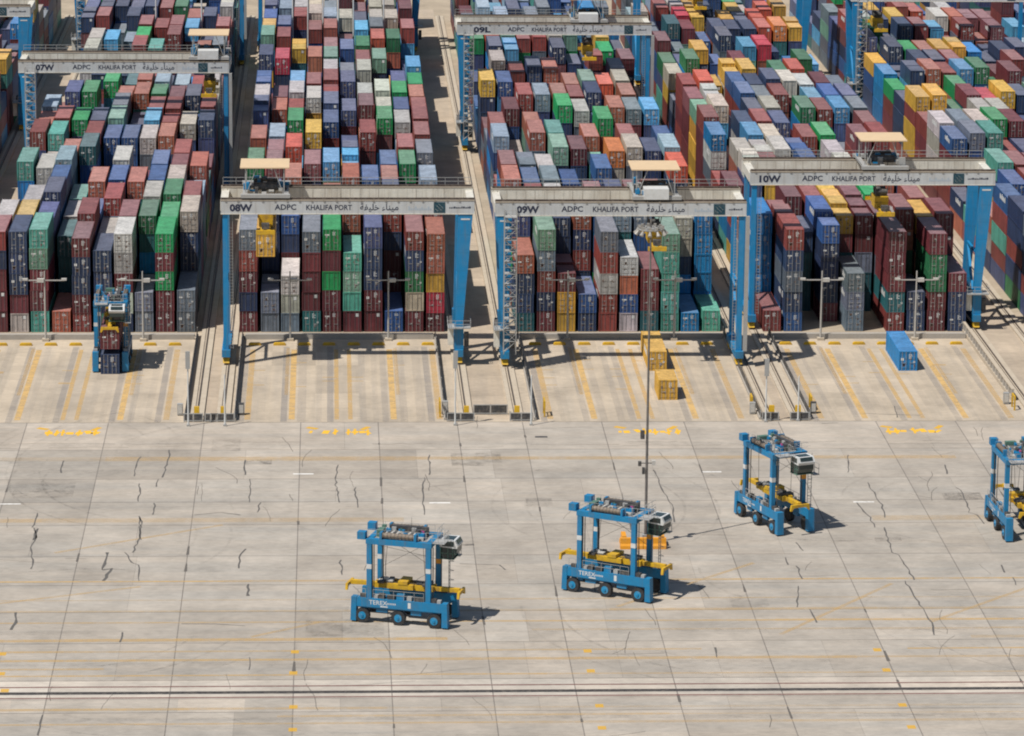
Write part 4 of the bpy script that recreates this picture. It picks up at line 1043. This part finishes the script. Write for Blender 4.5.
    if detail:
        o = 1.6 if mirror else 0.
        yy = -.012
        text_mesh('crane_number', num, M['navytxt'], fo, (1.15 + o, yy, zb + .36), 1.02, 2.95, .045)
        text_mesh('lettering', 'ADPC', M['navytxt'], fo, (7.0 + o, yy, zb + .58), .76, 2.8, .022)
        text_mesh('lettering', 'KHALIFA PORT', M['navytxt'], fo, (11.1 + o, yy, zb + .56), .72, 5.95, .018)
        ar = '\ufe94\ufed4\ufef4\ufee0\ufea7 \u0621\ufe8e\ufee8\ufef4\ufee3'
        text_mesh('lettering', ar, M['navytxt'], fo, (18.1 + o, yy, zb + .32), 1.12, 5.0, .012)
        fd = MB()
        for i in range(11): fd.box(24.4 + o + i * .28, -.01, zb + .55, 24.6 + o + i * .28, .0, zb + (.8 if i % 3 else 1.05))
        fd.build('faded_lettering', M['bluetxt'], fo)
        lg = MB(); x = 27.7 + o * .5
        lg.box(x, -.03, zb + .2, x + 1.5, .0, zb + 1.62, 0)
        lg.bar((x + .3, -.034, zb + 1.25), (x + 1.0, -.034, zb + .55), .16, .012, 1); lg.bar((x + .65, -.034, zb + 1.4), (x + 1.25, -.034, zb + .8), .16, .012, 1)
        lg.bar((x + .2, -.034, zb + .75), (x + .6, -.034, zb + .4), .16, .012, 1)
        lg.build('emblem_panel', [M['tealsign'], M['mark']], fo)
        s2 = MB(); rq = random.Random(4); xx = 29.7 + o * .5
        while xx < 32.3:
            w = rq.uniform(.10, .26); s2.box(xx, -.01, zb + .78, xx + w, .0, zb + .92 + rq.uniform(0, .16)); xx += w + .06
        s2.build('small_lettering', M['navytxt'], fo)
    # trolley
    tr_ = MB(); z0 = zt + .36; cx = tx
    tr_.box(cx - 3.2, .2, z0, cx + 3.2, .95, z0 + .45, 0); tr_.box(cx - 3.2, G + .3, z0, cx + 3.2, G + 1.1, z0 + .45, 0)
    for a in (-3.0, -.5, 2.4): tr_.box(cx + a, .96, z0 + .05, cx + a + .6, G + .29, z0 + .4, 0)
    rq = random.Random(num)
    for i in range(34):
        a = cx + rq.uniform(-3.0, 2.2); y = rq.uniform(.8, G - .8); tr_.box(a, y, z0 + .46 + i * .001, a + rq.uniform(.3, .9), y + rq.uniform(.3, 1.2), z0 + rq.uniform(.6, 1.5), rq.choice((0, 1, 1, 2, 3)))
    tr_.cyl((cx - 1.6, 3.2, z0 + 1.0), (cx + 1.6, 3.2, z0 + 1.0), .5, .5, 14, 2); tr_.cyl((cx - 1.6, 6.2, z0 + 1.0), (cx + 1.6, 6.2, z0 + 1.0), .5, .5, 14, 2)
    if house: tr_.box(cx - 1.75, -.1, z0 + .1, cx + 1.5, 2.2, z0 + 1.5, 4)
    tro = tr_.build('trolley', [M['steel'], M['blue'], M['dark'], M['lamp'], M['cabwhite']], t)
    ca = MB(); zc = zt + 4.0
    ca.box(cx - 3.3, 1.6, zc, cx + 3.1, 8.2, zc + .14, 0)
    for a in (-2.6, 2.4):
        for y in (1.9, 7.9): ca.bar((cx + a, y, z0), (cx + a, y, zc), .14, m=1)
    for a in (-2.6, 2.4): ca.bar((cx + a, 1.9, z0), (cx + a * .45, 1.9, zc), .1, m=1)
    ca.build('canopy', [M['tan'], M['steel']], tro)
    hb = MB(); hb.box(cx - .95, 2.9, spz + 1.1, cx + .95, 6.3, spz + 1.9, 0); hb.box(cx - .7, 3.4, spz + 1.9, cx + .7, 5.8, spz + 2.6, 1)
    for y in (3.6, 5.5): hb.cyl((cx - .8, y, spz + 2.5), (cx + .8, y, spz + 2.5), .42, .42, 12, 1)
    hb.build('headblock', [M['yellow'], M['dark']], t)
    sp = MB(); y0, y1 = -1.5, 10.7; ym = 4.6
    for s in (-.45, .45): sp.box(cx + s - .2, y0 + .2, spz + .15, cx + s + .2, y1 - .2, spz + .6, 0)
    for y in (y0, y1 - .35): sp.box(cx - 1.22, y, spz, cx + 1.22, y + .35, spz + .55, 0)
    sp.box(cx - .9, ym - 1.8, spz + .2, cx + .9, ym + 1.8, spz + 1.08, 0); sp.box(cx - .5, y0 + .5, spz + .62, cx + .5, y0 + 1.6, spz + 1.3, 1); sp.box(cx - .6, y1 - 2, spz + .62, cx + .6, y1 - .8, spz + 1.1, 1)
    sp.build('spreader', [M['yellow'], M['dark']], t)
    for a in (-.7, .7):
        for y in (3.4, 5.8):
            MB().cyl((cx + a, y, spz + 2.4), (cx + a * 1.8, y + (-.8 if y < 4 else .8), z0), .06, .06, 5).build('hoist_rope', M['rope'], t)
    return t

make_crane('08W', -14.1, -20.3, 33.0, 5.8, False, 'gantry crane lettered 08W with a yellow container hanging under its trolley', 17.95, False)
loose('Y', 12.192, 2.896, 3, (-8.3, -21.8, 15.03), 'yellow container hanging from the trolley of gantry crane 08W')
make_crane('09W', 21.6, -21.5, 32.8, 21.1, True, 'gantry crane lettered 09W behind the tall mast, its stair tower at left', 16.0, True)
make_crane('10W', 57.3, .3, 33.5, 18.4, False, 'gantry crane lettered 10W, farther back and right of crane 09W', 16.3, False)
make_crane('07W', -49.3, 96.0, 33.4, 30.2, True, 'distant gantry crane lettered 07W over the left blocks', 16.7, True)
make_crane('09L', 21.8, 138.0, 33.2, 22.5, True, 'distant gantry crane lettered 09L behind crane 09W', 16.2, True)
make_crane('06W', -85.3, 158.0, 33.3, 8., False, 'partly visible gantry crane at the top left corner with its emblem end showing', 15.0, False)
make_crane('11W', 94.8, 180.0, 33.4, 5.4, True, 'partly visible gantry crane with yellow spreader at the top right edge', 15.0, True)
make_crane('08L', -14.25, 250.0, 33.3, 12., False, 'far gantry crane behind 08W of which only the blue legs show', 15.0, False)
make_crane('07L', -49.8, 232.0, 33.4, 12., True, 'far gantry crane behind 07W of which only the legs show', 15.0, True)
make_crane('10L', 57.85, 208.0, 33.8, 12., False, 'far gantry crane behind 10W of which only the wide blue leg shows', 15.0, False)

# =====================================================================
# FLOODLIGHT MAST, BARRIERS, REEFER POSTS
# =====================================================================
t = thing('floodlight_mast', 'tall slim floodlight mast rising from the apron behind a straddle carrier', 'light mast', (34.8, -105.6, 0))
MB().cyl((0, 0, 0), (0, 0, 36.6), .17, .085, 14).build('pole', M['mast'], t)
MB().box(-.35, -.35, 0, .35, .35, 1.2).build('base_box', M['steel'], t)
rg = MB()
for r in (.75, 1.45):
    n = 16
    for i in range(n):
        a, b = 2 * math.pi * i / n, 2 * math.pi * (i + 1) / n
        rg.bar((r * math.cos(a), r * math.sin(a), 35.6), (r * math.cos(b), r * math.sin(b), 35.6), .1)
for i in range(6):
    a = math.pi * i / 3; rg.bar((.1 * math.cos(a), .1 * math.sin(a), 35.6), (1.45 * math.cos(a), 1.45 * math.sin(a), 35.6), .1)
rg.build('lamp_ring', M['steel'], t)
for i in range(11):
    a = 2 * math.pi * i / 11; c, s = math.cos(a), math.sin(a)
    lm = MB(); lm.cyl((1.42 * c, 1.42 * s, 35.45), (1.72 * c, 1.72 * s, 35.0), .10, .25, 10); lm.box(1.3 * c - .14, 1.3 * s - .14, 35.4, 1.3 * c + .14, 1.3 * s + .14, 35.9)
    lm.build('floodlight', M['flood'], t)
cb = MB(); cb.box(-.75, -.3, 12.1, -.30, .2, 13.0, 0); cb.bar((-.9, 0, 9.3), (.9, 0, 9.3), .08, m=0); cb.box(-.95, -.2, 9.0, -.6, .2, 9.5, 0); cb.box(.55, -.2, 9.1, .95, .2, 9.6, 1); cb.box(-.5, -.25, 8.1, -.2, .15, 8.8, 0)
cb.build('camera_bracket', [M['dark'], M['lamp']], t)
def barrier(x, y, L, rz, label):
    t = thing('traffic_barrier', label, 'barrier', (x, y, .01), math.radians(rz), 'orange barriers round the mast')
    b = MB(); b.prism([(-.42, 0), (.42, 0), (.40, .35), (.27, .6), (.24, 1.2), (-.24, 1.2), (-.27, .6), (-.40, .35)], -L / 2, L / 2, axis='x'); b.build('block', M['orange'], t)
    s = MB()
    for k in (-.33, 0, .33): s.box(k * L - .12, -.19, .6, k * L + .12, .19, .95)
    s.build('recess', M['dark'], t) if False else None
barrier(33.15, -107.1, 2.5, 0, 'orange barrier before the mast, left piece')
barrier(35.7, -107.1, 2.5, 0, 'orange barrier before the mast, right piece')
barrier(32.4, -105.5, 2.0, 90, 'orange barrier standing endwise left of the mast')
barrier(36.6, -105.6, 1.8, 90, 'orange barrier standing endwise right of the mast')
k = 0
for b, cols_, r in (('08', (2, 3, 4, 5, 6, 8), 16), ('07', (5, 8), 16)):
    for c in cols_:
        x = BLOCK_X[b] + c * PITCH - .2; y = r * ROWP - .28
        t = thing('lightning_post', 'tall thin white post standing between far stacks, %s from left in block %s' % (ordn[c - 1], b), 'post', (x, y, 0), 0, 'white posts among the far stacks')
        MB().cyl((0, 0, 0), (0, 0, 24), .16, .12, 8).build('shaft', M['cabwhite'], t); MB().box(-.3, -.1, 0, .3, .1, .4).build('foot', M['conc'], t)

# =====================================================================
# LIGHT, SKY, CAMERA
# =====================================================================
to_sun = Vector((-.48, -.335, 1.0)).normalized()
sd = bpy.data.lights.new('sun', 'SUN'); sd.energy = 5.0; sd.angle = math.radians(.53); sd.color = (1.0, .96, .90)
so = bpy.data.objects.new('sun', sd); ROOT.objects.link(so); so.rotation_euler = to_sun.to_track_quat('Z', 'Y').to_euler()
w = bpy.data.worlds.new('World'); scene.world = w; w.use_nodes = True
wn = w.node_tree.nodes; bgd = wn['Background']
sky = wn.new('ShaderNodeTexSky'); sky.sky_type = 'NISHITA'; sky.sun_disc = False
sky.sun_elevation = math.asin(to_sun.z); sky.sun_rotation = math.atan2(to_sun.x, to_sun.y)
sky.dust_density = 1.0; sky.air_density = 1.2
w.node_tree.links.new(sky.outputs[0], bgd.inputs['Color']); bgd.inputs['Strength'].default_value = .070

cd = bpy.data.cameras.new('camera'); cam = bpy.data.objects.new('camera', cd); ROOT.objects.link(cam)
cd.sensor_width = 36; cd.lens = 3870 * 36 / 1024; cd.clip_start = 1; cd.clip_end = 6000
R = ((.99888923, .00168812, .04708979), (-.04619867, .23174659, .97167855), (.00927259, .97277473, -.23156716))
cam.matrix_world = Matrix(((R[0][0], R[0][1], -R[0][2], 0.0), (R[1][0], R[1][1], -R[1][2], -515.697), (R[2][0], R[2][1], -R[2][2], 117.805), (0, 0, 0, 1)))
scene.camera = cam
vs_ = scene.view_settings; vs_.view_transform = 'Standard'; vs_.look = 'None'; vs_.exposure = 0.0; vs_.gamma = 1.0; vs_.use_curve_mapping = False
scene.cycles.filter_width = 2.0
scene.cycles.max_bounces = 5; scene.cycles.transparent_max_bounces = 12
